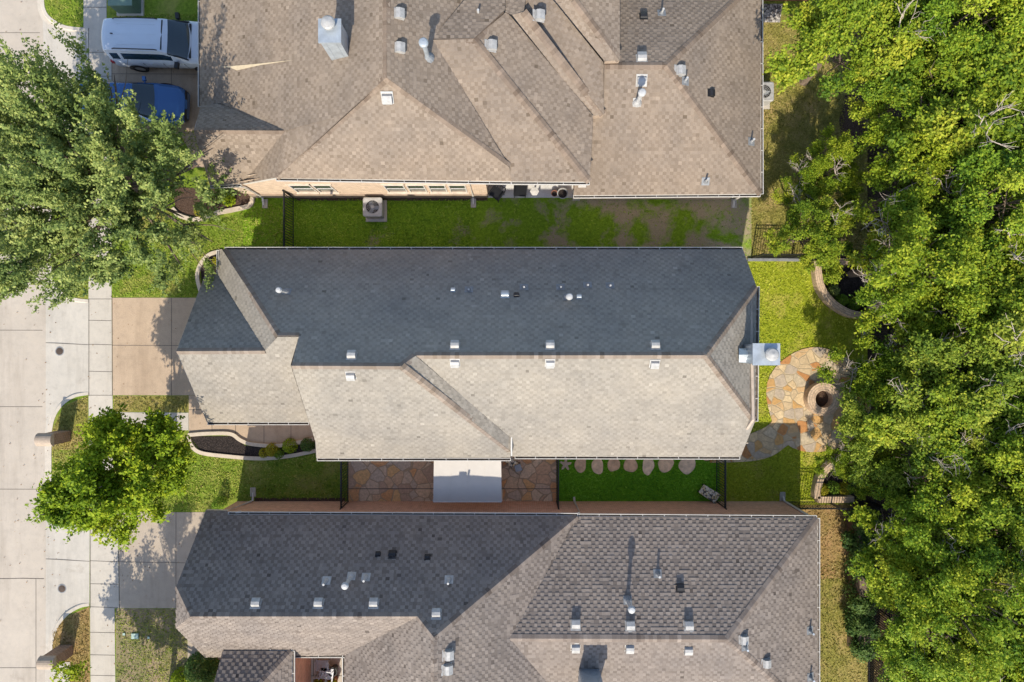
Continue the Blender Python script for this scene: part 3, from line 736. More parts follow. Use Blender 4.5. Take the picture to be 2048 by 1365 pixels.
nE = rb.facet([a4, a5, e1, sv, Vector((e0.x, -22, EZ)), rs1])
wl = Vector((b2.x, -22, b2.z))
nWf = rb.facet([a3, a4, rs1, wl, b2])
# entry wing at the lower edge
TZ = 3.95
TNp = P(500, 1303, TZ); TN = Plane(TNp, 0, -.75); t0 = TN.hit(445, 1303); t1 = TN.hit(583, 1303)
t2 = Vector((t1.x - 2.6, t1.y - 2.6, TZ + 1.95)); t3 = Vector((t0.x - .1, t1.y - 2.6, TZ + 1.95))
nT = rb.facet([t0, t1, t2, t3]); nTE = rb.facet([t1, t2, Vector((t2.x, -22, TZ+1.95)), Vector((t1.x, -22, TZ))])
capsb = [(a2, a3, nNW, nS2), (a1, a2, nNW, nHW), (a2, b0, nHW, nS2), (a3, a4, nNW, nWf), (a4, a5, nNW, nE), (a4, rs1, nE, nWf), (e1, e2, nEN, nES), (e2, e3, nEN, nEE), (e2, se2, nEE, nES), (t1, t2, nT, nTE)]
rbo = finish_roof(hb, rb, ('sh_b', 'cap_b'), capsb, 5)
wyN = P(0, 1003).y
m = MB(); m.prism([(P(474,1000).x, wyN), (P(1567,1000).x, wyN), (P(1567,1000).x, -22), (-6.6, -22), (-6.6, -12.95), (P(474,1000).x, -12.95)], -.1, EZ - .05)
m.build('wall', M['brick_b'], hb)
m = MB(); m.prism([(t0.x + .35, t1.y - .3), (t1.x - .35, t1.y - .3), (t1.x - .35, -22), (t0.x + .35, -22)], -.1, TZ - .06); m.build('entry_wall', M['brick_b'], hb)
m = MB(); gable(m, -12.6, (wyN - .05, a1.y, b0.y, -12.9), (EZ - .1, a1.z - .3, b0.z - .3, EZ - .1)); m.build('gable_wall', M['brick_b'], hb)
gutter(hb, NW.hit(456, 1030) - Vector((0,0,.02)), a5 - Vector((0,0,.02)), (0, 1, 0)); gutter(hb, e0 - Vector((0,0,.02)), e3 - Vector((0,0,.02)), (0, 1, 0))
gutter(hb, e3 + Vector((.02,0,-.02)), se2 + Vector((0,0,-.02)), (1, 0, 0)); gutter(hb, S2.hit(583, 1311) - Vector((0,0,.02)), b2 - Vector((0,0,.02)), (0, -1, 0))
gutter(hb, b2 - Vector((0,0,.02)), wl - Vector((0,0,.02)), (-1, 0, 0)); gutter(hb, t1 + Vector((0,0,-.02)), Vector((t1.x, -22, TZ-.02)), (1, 0, 0)); gutter(hb, TN.hit(540, 1303) - Vector((0,0,.02)), t1 - Vector((0,0,.02)), (0, 1, 0))
fascia(hb, [a0, a1, b0, b1], .2); fascia(hb, [t0, t3], .2); fascia(hb, [t0, TN.hit(540, 1303)], .2)
fascia(hb, [a0, NW.hit(455, 1022)], .2)
xs = P(507, 990).x
downspout(hb, [NW.hit(480, 1029) + Vector((0,.08,-.1)), Vector((P(480,1003).x, wyN+.06, EZ-.35)), Vector((xs, wyN + .06, .25)), Vector((xs, wyN + .06, .1)), Vector((xs, wyN + .42, .06))], .05)
downspout(hb, [NW.hit(1157, 1032) + Vector((0,.08,-.1)), Vector((P(1150,1003).x, wyN+.06, EZ-.4)), Vector((P(1148,1003).x, wyN + .06, .2)), Vector((P(1148,1000).x, wyN + .2, .06))], .05)
xr = P(1565, 1000).x
downspout(hb, [Vector((xr, wyN + .05, EZ-.15)), Vector((xr, wyN+.06, .25)), Vector((xr, wyN + .25, .08))], .05)
for x, y in ((513, 1207), (638, 1207), (748, 1207), (873, 1228)): roof_vent(rbo, NW, x, y, .31, .2)
roof_pipe(rbo, NW, 703, 1153, .95, .07, 'pvc', True, 'vent')
for x, y in ((653, 1162), (732, 1155), (898, 1160)): roof_pipe(rbo, NW, x, y, .45, .045, 'pvc', False, 'vent')
roof_vent(rbo, NW, 756, 1109, .18, .12, 'black'); roof_vent(rbo, NW, 785, 1109, .27, .14, 'black'); roof_vent(rbo, NW, 855, 1115, .2, .13, 'black')
for x, y in ((1151, 1249), (1260, 1252), (1377, 1252)): roof_vent(rbo, EN, x, y, .32, .22)
for x, y in ((1151, 1295), (1259, 1296), (1376, 1299)): roof_vent(rbo, ES, x, y, .31, .2)
roof_pipe(rbo, EN, 1255, 1201, .85, .075, 'pvc', True); roof_pipe(rbo, EN, 1315, 1148, .42, .05, 'pvc'); roof_vent(rbo, EN, 1360, 1176, .28, .17, 'black')
EE = Plane(e3, -.47, 0); EE = Plane(e3, -(e2.z - e3.z)/(e3.x - e2.x), 0)
roof_vent(rbo, EE, 1486, 1279, .31, .2); roof_vent(rbo, EE, 1531, 1326, .31, .2)
for x, y in ((1489, 1293), (1619, 1261), (1620, 1354)): roof_pipe(rbo, EE, x, y, .4, .045, 'metal')
EP = Plane(a4, -(a4.z - e1.z)/(e1.x - a4.x), 0)
roof_vent(rbo, EP, 896, 1309, .33, .22); roof_vent(rbo, EP, 894, 1338, .33, .22)
cb = ES.hit(1178, 1338); chimney(rbo, (cb.x, cb.y - .45, cb.z - .6), .82, .9, cb.z + 1.6, seams=3)

# ============================================================ upper house
ht = thing('brick_house', (0, 0, 0), 'upper house with warm brown shingle roof, tan brick side and open porch', 'house', 'brick houses in the row')
rt = Roof(31, 1.15)
SZ = 4.3
ap = P(773, 156, 7.2); s0 = P(552, 356, SZ); s1 = P(1022, 363, SZ); s2 = P(1179, 364, SZ)
rn = Vector((ap.x, 20, 7.2))
SM = Plane(s0, 0, (ap.z - SZ)/(ap.y - s0.y))
hp = SM.hit(1019, 334)
nSM = rt.facet([s0, s1, hp, ap])
w0 = P(400, 213, 2.7); wN = Vector((w0.x, 20, 2.7))
gp = P(388, 261, 4.9); g1 = P(570, 262, 4.9); gn0 = P(402, 213, 3.25); gn1 = P(441, 206, 3.25); gs0 = P(420, 371, 2.85); gs1 = P(486, 368, 2.9)
WP = Plane(w0, (7.2 - 2.7)/(ap.x - w0.x), 0)
nWP = rt.facet([wN, w0, WP.hit(441, 207), WP.hit(570, 262), WP.hit(690, 230), ap, rn])
wq = WP.hit(690, 230); rt.facet([wq, ap, s0]); rt.facet([wq, s0, g1]); rt.facet([g1, s0, gs1]); rt.facet([wq, g1, WP.hit(570, 262)])
nGS = rt.facet([gp, g1, gs1, gs0]); nGN2 = rt.facet([gp, g1, gn1, gn0])
v0 = P(864, 80, 6.25); h1 = P(948, 79, 6.25); k1 = P(1010, 27, 5.76); dn = P(935, 0, 5.6)
nEp = rt.facet([ap, hp, v0, dn, Vector((1.5, 20, 3.6)), rn])
nS1 = rt.facet([v0, h1, s2, s1, hp])
nN1 = rt.facet([v0, h1, k1, Vector((k1.x, 20, 4.0)), Vector((dn.x + 2, 20, 4.0)), dn])
E1a = P(1184, 233, 4.36)
c0 = P(1047, 24, 6.0); c1 = P(1206, 230, 4.3); b0_ = P(1024, 30, 5.9); b1_ = P(1184, 233, 4.3)
nE1 = rt.facet([h1, k1, b0_, b1_, P(1183, 290, 4.32), s2])
nS3 = rt.facet([b0_, c0, c1, b1_])
rt.facet([P(1011, 27, 5.8), b0_, c0, Vector((c0.x + 1.0, 20, 4.0)), Vector((k1.x, 20, 4.0))])
d1 = P(1209, 123, 5.05); f3 = P(1115, 7, 5.65)
nE2 = rt.facet([c0, c1, d1, f3, P(1060, -60, 6.1), Vector((c0.x, 20, 6.0))])
f0 = P(1148, 0, 5.85); f1 = P(1239, 121, 5.05); f2 = P(1209, 123, 5.05); f3 = P(1115, 7, 5.65)
fT = P(1100, -60, 6.2); fT2 = P(1060, -60, 6.1)
nS4 = rt.facet([f3, f0, f1, f2]); rt.facet([f3, f0, fT, fT2])
nE3 = rt.facet([f0, f1, Vector((f1.x, 20, 5.2)), Vector((f0.x, 20, 5.9))])
# fascia under the stepped edges
LZ = 2.7
LSp = P(1300, 388, LZ); LS = Plane(LSp, 0, .45); l0 = LS.hit(1147, 391); l1 = LS.hit(1521, 388); lr0 = LS.hit(1180, 131); lr1 = LS.hit(1333, 131)
nLS = rt.facet([l0, l1, lr1, lr0])
LE = Plane(l1, -(lr1.z - LZ)/(l1.x - lr1.x), 0); LN = Plane(lr1, 0, -.45)
lrn = Vector((l1.x, lr1.y + (lr1.z - LZ)/.45, LZ))
nLE = rt.facet([lr1, l1, lrn])
nLN = rt.facet([lr1, lr0, Vector((lr0.x, lrn.y, LZ)), lrn])
capst = [(ap, rn, nWP, nEp), (ap, s0, nSM, nWP), (ap, hp, nSM, nEp), (h1, s2, nS1, nE1), (v0, h1, nS1, nN1), (h1, k1, nN1, nE1), (c0, c1, nS3, nE2), (f0, f1, nS4, nE3), (gp, g1, nGS, nGN2), (lr0, lr1, nLS, nLN), (lr1, l1, nLS, nLE), (lr1, lrn, nLE, nLN)]
rto = finish_roof(ht, rt, ('sh_t', 'cap_t'), capst, 7)
m = MB()
def drop(a, b, h): m.face([a, b, b - Vector((0,0,h)), a - Vector((0,0,h))])
drop(s2, P(1183,290,4.34), 1.2); drop(P(1183,290,4.34), E1a, 1.2); drop(b1_, c1, .32); drop(c1, d1, 1.0); drop(f2, f1, .28); drop(f1, Vector((f1.x, 20, 5.2)), 2.4)
m.build('step_wall', plain('tan_board', (.40,.31,.23), .7), ht)
wy = P(0, 394).y
porchL, porchR = P(976, 394).x, P(1146, 394).x
m = MB()
m.prism([(P(507,393).x, wy), (porchL, wy), (porchL, wy + 2.6), (porchR, wy + 2.6), (porchR, wy - .12), (10.15, wy - .12), (10.15, 20), (-12.7, 20), (-12.7, wy+3.0), (P(507,393).x, wy+1.5)], -.1, 2.62)
m.build('wall', M['brick_t'], ht)
m = MB(); xq, xs_ = P(507,393).x, s0.x + .05
fr = [Vector((xq, wy, 2.625)), Vector((xs_, wy, 2.625)), Vector((xs_, wy, SZ - .1)), Vector((xq, wy, 2.75))]
m.face(fr, uv=[(p.x, p.z) for p in fr]); m.face([p + Vector((0, .2, 0)) for p in fr[::-1]])
m.prism([(xs_, wy), (porchL, wy), (porchL, wy + .25), (xs_, wy + .25)], 2.62, SZ - .08); m.prism([(porchL, wy), (3.0, wy), (3.0, wy+.25), (porchL, wy+.25)], 3.0, SZ - .08); m.build('upper_wall', M['brick_t'], ht)
m = MB(); m.box(((porchR + .14), wy - .02, 1.4), (.34, .36, 2.9)); m.build('porch_column', M['white'], ht)
m = MB(); m.prism([(porchL, wy - .05), (porchR, wy - .05), (porchR, wy + 2.59), (porchL, wy + 2.59)], -.05, .06); m.build('porch_floor', M['slab'], ht)
gutter(ht, s0 - Vector((0,0,.02)), s1 - Vector((0,0,.02)), (0, -1, 0)); gutter(ht, s1 + Vector((.02,0,-.02)), s2 - Vector((0,0,.02)), (0, -1, 0))
gutter(ht, l0 - Vector((0,0,.02)), l1 - Vector((0,0,.02)), (0, -1, 0)); gutter(ht, l1 + Vector((.02,0,-.02)), lrn + Vector((0,0,-.02)), (1, 0, 0)); gutter(ht, gs0 - Vector((0,0,.02)), gs1 - Vector((.1,0,.04)), (0, -1, 0)); gutter(ht, w0 - Vector((0,0,.02)), wN - Vector((0,0,.02)), (-1, 0, 0), .1)
fascia(ht, [gs1, s0], .2); fascia(ht, [gp, gs0], .25, mat='white'); fascia(ht, [gp, gn0], .25); fascia(ht, [gn0, gn1], .2)
m = MB(); gable(m, gs0.x + .35, (gs0.y + .2, gp.y, gn0.y), (2.7, 4.5, 2.9)); m.prism([(gs0.x+.3, gs0.y+.25), (P(507,393).x, gs0.y+.25), (P(507,393).x, gn0.y), (gs0.x+.3, gn0.y)], -.1, 2.7); m.build('gable_wall', M['brick_t'], ht)
for a, b in ((773, 811), (818, 851), (860, 892), (900, 932), (588, 628), (634, 668)):
    x0, x1 = (a - CX)*30.3/F, (b - CX)*30.3/F; window(ht, ((x0+x1)/2, wy, 1.75), x1 - x0, 1.35, (0, -1, 0))
m = MB(); m.box(((P(507,393).x + porchL)/2, wy - .03, .3), (porchL - P(507,393).x, .05, .62)); m.build('wall_foot_shade', M['brick_mail'], ht)  # darker brick strip paints in the shadow along the foot of the wall
xd = P(947, 396).x
downspout(ht, [Vector((P(940,362).x*.87, wy - .2, SZ - .12)), Vector((xd, wy - .06, SZ - .4)), Vector((xd, wy - .06, .2)), Vector((xd, wy - .35, .06))], .05)
downspout(ht, [gs1 + Vector((-.3, -.08, -.12)), Vector((P(528,394).x, wy - .06, 2.3)), Vector((P(528,394).x, wy - .06, .2)), Vector((P(528,394).x, wy - .4, .06))], .05)
downspout(ht, [LS.hit(1466, 389) + Vector((0,-.08,-.12)), Vector((P(1466,394).x, wy - .2, 2.2)), Vector((P(1466,394).x, wy - .2, .2)), Vector((P(1466,394).x, wy - .5, .06))], .05)
EPt = Plane(ap, -.6, 0)
for x, y in ((797, 30), (798, 98)): roof_vent(rto, EPt, x, y, .36, .24)
roof_vent(rto, SM, 775, 197, .36, .2)
E1p = Plane(h1, -.42, 0); E2p = Plane(c0, -.38, 0); N1p = Plane(h1, 0, -.4)
roof_vent(rto, E1p, 982, 93, .36, .24); roof_vent(rto, E2p, 1078, 33, .36, .24)
roof_vent(rto, LN, 1283, 117, .36, .22); roof_vent(rto, LS, 1283, 163, .36, .16); roof_vent(rto, LE, 1359, 143, .36, .24)
roof_vent(rto, LN, 1287, 33, .28, .14, 'black'); roof_vent(rto, LE, 1422, 187, .26, .14, 'black'); roof_vent(rto, N1p, 977, 25, .2, .12, 'black')
roof_pipe(rto, EPt, 856, 116, 1.2, .09, 'metal', True); roof_pipe(rto, LS, 1274, 205, 1.0, .08, 'pvc', True, 'vent')
for pl, x, y in ((N1p, 957, 30), (LN, 1323, 27), (LE, 1370, 163), (LE, 1502, 284), (LS, 1411, 363)): roof_pipe(rto, pl, x, y, .4, .045, 'pvc')
cbt = WP.hit(681, 116); chimney(rto, (cbt.x - .02, cbt.y + .36, cbt.z - .5), .72, .76, cbt.z + 1.4, seams=2, capoff=(.0, .18))
m = MB(); q = [WP.hit(440, 136), WP.hit(468, 135), WP.hit(530, 128), WP.hit(588, 121), WP.hit(500, 131)]
lift = Vector((0,0,.03)); m.face([WP.hit(440,135)+lift, WP.hit(505,129.5)+lift, WP.hit(588,121)+lift, WP.hit(520,131.5)+lift, WP.hit(474,142)+lift, WP.hit(462,136.5)+lift])
m.build('flashing_strip', plain('cream_metal', (.62,.50,.33), .6), rto)

# ------------------------------------------------------------------ fences
def iron_fence(name, a, b, label, h=1.5, group='black iron fences', spacing=.115, posts=2.2):
    a, b = P(*a), P(*b); d = (b - a); L = d.length; d.normalize()
    t = thing(name, a, label, 'fence', group)
    pk = MB(); n = max(2, int(L/spacing))
    for k in range(1, n): p = a + d*(L*k/n); pk.box((p.x, p.y, h*.5 + .03), (.026, .026, h - .1), math.atan2(d.y, d.x))
    pk.build('picket_panel', M['iron'], t)
    for z in (.12, h - .18, h - .03):
        r = MB(); r.bar(a + Vector((0,0,z)), b + Vector((0,0,z)), .035, .035); r.build('rail', M['iron'], t)
    k = max(1, round(L/posts))
    for i in range(k + 1):
        p = a + d*(L*i/k); r = MB(); r.box((p.x, p.y, h/2), (.06, .06, h + .06), math.atan2(d.y, d.x)); r.lathe((p.x, p.y, h + .03), [(.045, 0), (.045, .02), (.005, .06)], 8); r.build('post', M['iron'], t)
    return t
iron_fence('iron_fence', (588, 396), (588, 512), 'black iron fence crossing the shaded lawn between upper and middle houses')
iron_fence('iron_fence', (1502, 517), (1745, 517), 'black iron fence standing on grey kerb behind middle house')
iron_fence('iron_fence', (697, 900), (697, 1003), 'black iron fence between front lawn and brown flagstone patio')
iron_fence('iron_fence', (1113, 900), (1113, 1003), 'black iron fence between flagstone patio and bright green turf')
iron_fence('iron_fence', (1432, 900), (1432, 1003), 'black iron fence at right end of bright green turf')
iron_fence('iron_fence', (1569, 1003), (1740, 1003), 'black iron fence below the golden shrub bed')
iron_fence('iron_fence', (1748, 945), (1748, 1300), 'black iron fence at edge of wood beside golden shrub bed')
iron_fence('iron_fence', (1747, 560), (1747, 690), 'black iron fence at edge of wood beside clipped green shrub bed')
iron_fence('iron_fence', (1736, 1302), (1736, 1440), 'black iron fence at bottom edge between dry grass and wood')

# ------------------------------------------------------------------ awning, fire pit, stones, furniture
t = thing('awning', P(935, 915, 2.6), 'pale canvas awning stretched over flagstone patio beside middle house', 'awning')
m = MB(); rows = []
for i in range(9):
    f = i/8; row = []
    for j in range(13):
        g = j/12; px = 868 + (1002-868)*g + (1.5 - 3*g)*(-f); py = 905 + (1003 - 905)*f
        z = 2.62 - .42*f - .05*math.sin(math.pi*f) - .015*math.sin(math.pi*4*g)**2
        row.append(P(px, py, z))
    rows.append(row)
m.grid(rows); m.build('canopy', M['awning'], t, smooth=True)
for j in (3, 6, 9):
    m = MB()
    for r0, r1 in zip(rows, rows[1:]): m.bar(r0[j] + Vector((0,0,.006)), r1[j] + Vector((0,0,.006)), .03, .012)
    m.build('seam', M['awning'], t)
m = MB(); a, b = rows[-1][0], rows[-1][-1]; m.bar(a + Vector((0,-.02,-.03)), b + Vector((0,-.02,-.03)), .05, .07); m.build('front_bar', M['white'], t)
for c in (rows[-1][0], rows[-1][-1]):
    m = MB(); m.bar((c.x, c.y + .03, c.z - .05), (c.x, c.y + .03, 0.02), .06, .06); m.build('post', M['white'], t)

fp = P(1638, 797); t = thing('fire_pit', fp, 'round sandstone fire pit in middle of golden flagstone circle', 'fire pit')
m = MB(); n = 40; prof = [(.76, 0), (.76, .52), (.40, .53), (.40, .06)]
for k in range(n):
    a, b = 2*math.pi*k/n, 2*math.pi*(k+1)/n
    for i, ((r0, z0), (r1, z1)) in enumerate(zip(prof, prof[1:])):
        ua, ub = a*.7, b*.7; v = [0, .52, .85, 1.3]
        m.face([fp + Vector((r0*math.cos(a), r0*math.sin(a), z0)), fp + Vector((r0*math.cos(b), r0*math.sin(b), z0)), fp + Vector((r1*math.cos(b), r1*math.sin(b), z1)), fp + Vector((r1*math.cos(a), r1*math.sin(a), z1))],
               uv=[(ua, v[i]), (ub, v[i]), (ub, v[i+1]), (ua, v[i+1])])
m.build('stone_ring', M['sstone'], t)
m = MB(); m.lathe(fp, [(.39, .05), (.39, .09), (.01, .11)], 24); m.build('ash_bed', M['brownmulch'], t)

def blob(cx, cy, rx, ry, seed, star=0, n=22):
    rng = random.Random(seed); ph = [rng.uniform(0, 6.3) for _ in range(4)]; out = []
    for k in range(n):
        a = 2*math.pi*k/n; r = 1 + .07*math.sin(2*a+ph[0]) + .06*math.sin(3*a+ph[1]) + .03*math.sin(5*a+ph[2])
        if star: r = .72 + .34*math.cos(5*a + 1.2)
        out.append((cx + rx*r*math.cos(a), cy + ry*r*math.sin(a)))
    return out
stones = [(1131,929,12,13,1,'star shaped stepping stone beside fence, on green turf'), (1161,929,12,16,0,'stepping stone on turf, next to the star shaped one'), (1195,932,12.5,16,0,'third stone from patio fence in the stepping stone row on turf'),
          (1227,929,12,15,0,'fourth stone from patio fence in the stepping stone row on turf'), (1261,930,13,16,0,'fifth stone from patio fence, reddish, in the stepping stone row on turf'), (1296,932,11.5,18,0,'narrow pointed stone, sixth in the stepping stone row on turf'),
          (1331,929,16,15,0,'wide round stone, seventh in the stepping stone row on turf'), (1374,931,16.5,17,0,'largest stepping stone, eighth in the row on turf'), (1413,914,9,8,0,'stepping stone half under the eave at right end of turf row')]
for i, (x, y, rx, ry, st, lab) in enumerate(stones):
    m = MB(); q = [P(*p) for p in blob(x, y, rx, ry, i + 4, st)]; c = P(x, y)
    m.prism(q, 0, .045); i2 = [c + (p - c)*.93 for p in q]
    m.prism(i2, .045, .055)
    tag(m.build('stepping_stone', plain('sandstone', random.Random(i).choice([(.70,.52,.34), (.62,.43,.27), (.72,.57,.40), (.58,.46,.34)]), .85, var=.28, scale=4)), lab, 'stepping stone', 'stepping stones on the turf')

def pad(name, corners, z, th, mat, label, cat, legs=True):
    q = [P(x, y, z + th) for x, y in corners]; c = sum(q, Vector((0,0,0)))/4
    t = thing(name, Vector((c.x, c.y, 0)), label, cat)
    m = MB(); rows = []
    for s, zz in ((.93, 0), (1.0, .2), (1.0, .8), (.93, 1.0), (.5, 1.06)):
        ring = []
        for i in range(4):
            a, b = q[i], q[(i+1) % 4]
            for f in (.04, .5, .96): p = a.lerp(b, f); ring.append(Vector((c.x + (p.x-c.x)*s, c.y + (p.y-c.y)*s, z + th*zz)))
        rows.append(ring)
    m.grid(rows, close=True); m.face(rows[-1]); m.build('cushion', M[mat], t, smooth=False)
    if legs:
        for p in q:
            g = MB(); u = c + (p - c)*.85; g.box((u.x, u.y, z/2 + .01), (.05, .05, z)); g.build('leg', M['black'], t)
    return t
pad('ottoman', [(1409,970), (1442,990), (1430,1008), (1398,986)], .32, .14, 'cushion', 'bench with black, grey and cream spotted cushion in corner of turf', 'bench')
pad('ottoman', [(1008,922), (1022,912), (1037,928), (1022,936)], .32, .14, 'cushion', 'spotted cushion seat half under the eave on flagstone patio', 'seat')
pad('side_table', [(1028,932), (1040,928), (1045,941), (1032,945)], .38, .04, 'greyplastic', 'small grey square side table on flagstone patio', 'table')

# air conditioners
def condenser(px, py, label, s=.86):
    p = P(px, py); t = thing('air_conditioner', p, label, 'air conditioner', 'air conditioners on pads')
    m = MB(); m.box((p.x + .03, p.y - .05, .04), (s + .12, s + .14, .1)); m.build('pad', M['walk'], t)
    m = MB(); k = s/2 - .08
    ring = lambda e, z: [Vector((p.x + sx*k + e*math.cos(a), p.y + sy*k + e*math.sin(a), z)) for sx, sy, a0 in ((1,1,0), (-1,1,90), (-1,-1,180), (1,-1,270)) for a in (R(a0), R(a0+45), R(a0+90))]
    rows = [ring(.06, .09), ring(.06, .72), ring(.09, .73), ring(.09, .80), ring(.05, .82)]
    m.grid(rows, close=True)
    outer = rows[-1]; n = 12; inner = [Vector((p.x + s*.36*math.cos(R(15 + 30*i)), p.y + s*.36*math.sin(R(15 + 30*i)), .82)) for i in range(12)]
    for i in range(12): j = (i+1) % 12; m.face([outer[i], outer[j], inner[j], inner[i]])
    m.build('cabinet', M['vent'], t)
    m = MB(); m.lathe((p.x, p.y, .55), [(s*.365, 0), (s*.365, .01), (.01, .012)], 20); m.lathe((p.x, p.y, .55), [(s*.365, .27), (s*.365, 0)], 20, cap=False); m.build('fan_well', M['black'], t)
    m = MB(); m.lathe((p.x, p.y, .60), [(.09, 0), (.09, .08), (.01, .1)], 12)
    for k in range(3):
        a = k*2.09; m.box(None, (.24, .17, .01), M=Matrix.Translation((p.x, p.y, .63)) @ Matrix.Rotation(a, 4, 'Z') @ Matrix.Translation((.18, 0, 0)) @ Matrix.Rotation(.4, 4, 'X'))
    m.build('fan', M['greyplastic'], t)
    m = MB(); m.lathe((p.x, p.y, .81), [(.08, 0), (.08, .025), (.01, .03)], 14)
    for k in range(20): a = 2*math.pi*k/20; m.bar((p.x + .07*math.cos(a), p.y + .07*math.sin(a), .825), (p.x + s*.37*math.cos(a), p.y + s*.37*math.sin(a), .825), .008, .008)
    for r in (.15, .22, .29):
        q = [Vector((p.x + r*math.cos(2*math.pi*k/24), p.y + r*math.sin(2*math.pi*k/24), .83)) for k in range(25)]
        for a, b in zip(q, q[1:]): m.bar(a, b, .007, .007)
    m.build('grille', M['vent'], t)
condenser(752, 421, 'beige air conditioner with round fan on lawn by tan brick wall')
condenser(1516, 196, 'air conditioner half under right eave of upper house')

# mailboxes
def mailbox(bx, by, label):
    p = P(bx, by); t = thing('mailbox', p, label, 'mailbox', 'brick mailboxes at the kerb')
    m = MB(); w, d, h = .62, .5, 1.25
    m.prism([(p.x-w/2, p.y-d/2), (p.x+w/2, p.y-d/2), (p.x+w/2, p.y+d/2), (p.x-w/2, p.y+d/2)], 0, h); m.build('pillar', M['brick_mail'], t)
    m = MB(); n = 10; rows = []
    for k in range(n + 1):
        a = math.pi*k/n; y = p.y - (d/2+.05)*math.cos(a); z = h + .28*math.sin(a)
        rows.append([Vector((p.x - w/2 - .05, y, z)), Vector((p.x + w/2 + .05, y, z))])
    m.grid(rows); m.face([r[0] for r in rows]); m.face([r[1] for r in rows][::-1]); m.face([rows[0][0], rows[0][1], rows[-1][1], rows[-1][0]])
    m.build('arched_cap', M['stone_wall'], t)
    m = MB(); m.box((p.x - w/2 - .012, p.y, h - .22), (.024, .2, .22)); m.build('letter_door', M['black'], t)
mailbox(129, 872, 'brick mailbox at kerb left of the rounded bright green tree')
mailbox(133, 1300, 'brick mailbox at kerb beside dry grass at lower left')

# manholes, valve boxes, utility cabinet, splash blocks
def lid(px, py, label):
    p = P(px, py); z = zap(p.x) + .006; t = thing('manhole_cover', Vector((p.x, p.y, z)), label, 'manhole cover', 'round covers in the driveway aprons')
    m = MB(); m.lathe((p.x, p.y, z), [(.21, -.01), (.21, .012), (.17, .014)], 24); m.build('rim', M['lead'], t)
    m = MB(); m.lathe((p.x, p.y, z), [(.168, 0), (.168, .017), (.1, .02), (.1, .028), (.05, .028), (.01, .03)], 24); m.build('lid', plain('rusty_iron', (.085,.06,.045), .7, .2), t)
lid(117, 703, 'round rusty cover in apron of middle driveway'); lid(122, 1179, 'round grey cover in apron of lower driveway')
def valve(px, py, w, l, mat, lab):
    p = P(px, py); t = thing('valve_box', p, lab, 'valve box', 'valve boxes in the lawn'); m = MB(); m.box((p.x, p.y, .02), (w, l, .05)); m.build('box', M['green_box'], t)
    m = MB(); m.box((p.x, p.y, .05), (w*.9, l*.88, .025)); m.build('lid', mat, t)
pg = plain('pale_green_plastic', (.36,.47,.42), .6)
valve(271, 1272, .36, .28, pg, 'pale green square valve box lid in lower front lawn')
valve(249, 1268, .12, .12, pg, 'tiny pale lid left of the square valve box in lower lawn'); valve(298, 1275, .12, .12, pg, 'tiny pale lid right of the square valve box in lower lawn')
p = P(262, 12); t = thing('utility_cabinet', p, 'green metal utility cabinet on pad at top edge near white car', 'utility cabinet')
m = MB(); m.box((p.x, p.y, .04), (1.25, 1.0, .1)); m.build('pad', M['walk'], t)
m = MB(); m.box((p.x, p.y, .48), (1.05, .82, .78)); m.build('cabinet', M['green_box'], t)
m = MB(); m.box((p.x, p.y, .89), (1.1, .87, .05)); m.build('lid', plain('green_lid', (.15,.22,.17), .5), t)
for i, (x, y, lab) in enumerate(((507, 984, 'small concrete splash block on shaded front lawn below red brick wall'), (531, 408, 'small concrete splash block by wavy stone edging of upper house'), (947, 407, 'small concrete splash block beside upper porch'), (1467, 408, 'small concrete splash block near right corner of upper house'), (1564, 993, 'small concrete splash block at right corner of red brick wall'))):
    p = P(x, y); m = MB(); m.box((p.x, p.y, .03), (.24, .42, .05)); m.box((p.x-.1, p.y, .07), (.04, .42, .05)); m.box((p.x+.1, p.y, .07), (.04, .42, .05))
    tag(m.build('splash_block', M['walk']), lab, 'splash block', 'splash blocks under downspouts')

# porch and courtyard furniture
def chair(px, py, z, rz, label, mat='iron', w=.55):
    p = P(px, py); p.z = z; t = local('garden_chair', label, 'chair', 'garden chairs')
    m = MB(); m.box((0, 0, .44), (w, .5, .05)); m.build('seat', M[mat], t)
    m = MB()
    for k in range(5): m.bar((-w/2 + w*k/4, -.24, .46), (-w/2 + w*k/4, -.33, .95), .025, .02)
    m.bar((-w/2, -.33, .95), (w/2, -.33, .95), .04, .03); m.build('backrest', M[mat], t)
    for sx in (-1, 1):
        m = MB(); m.bar((sx*w/2, -.26, .66), (sx*w/2, .22, .66), .05, .03); m.bar((sx*w/2, .22, .66), (sx*w/2, .22, .44), .03, .03); m.build('armrest', M[mat], t)
        for sy in (-.22, .22): m = MB(); m.bar((sx*w*.45, sy, 0), (sx*w*.45, sy, .43), .03, .03); m.build('leg', M[mat], t)
    t.location = p; t.rotation_euler = (0, 0, rz); return t
chair(994, 392, .06, 2.5, 'black metal chair at left end of upper porch')
chair(1040, 387, .06, 3.1, 'black metal chair in middle of upper porch')
def pot(px, py, z, r, h, mat, label, cat='pot', name='plant_pot', plant=None, group=None):
    p = P(px, py); p.z = z; t = thing(name, p, label, cat, group)
    m = MB(); m.lathe(p, [(r*.7, 0), (r, h*.9), (r*1.08, h), (r*.9, h), (r*.85, h*.85)], 20, cap=False); m.build('pot', M[mat], t, smooth=False)
    m = MB(); m.lathe(p, [(r*.88, h*.84), (.01, h*.88)], 16); m.build('soil', M['mulch'], t)
    return t, p
pot(1108, 390, .06, .14, .25, 'terra', 'small terracotta pot on upper porch'); pot(1124, 391, .06, .24, .35, 'vent', 'large white round pot with dark soil on upper porch')
p = P(1068, 390); t = thing('lantern_table', Vector((p.x, p.y, .06)), 'small white hexagonal table on upper porch', 'table')
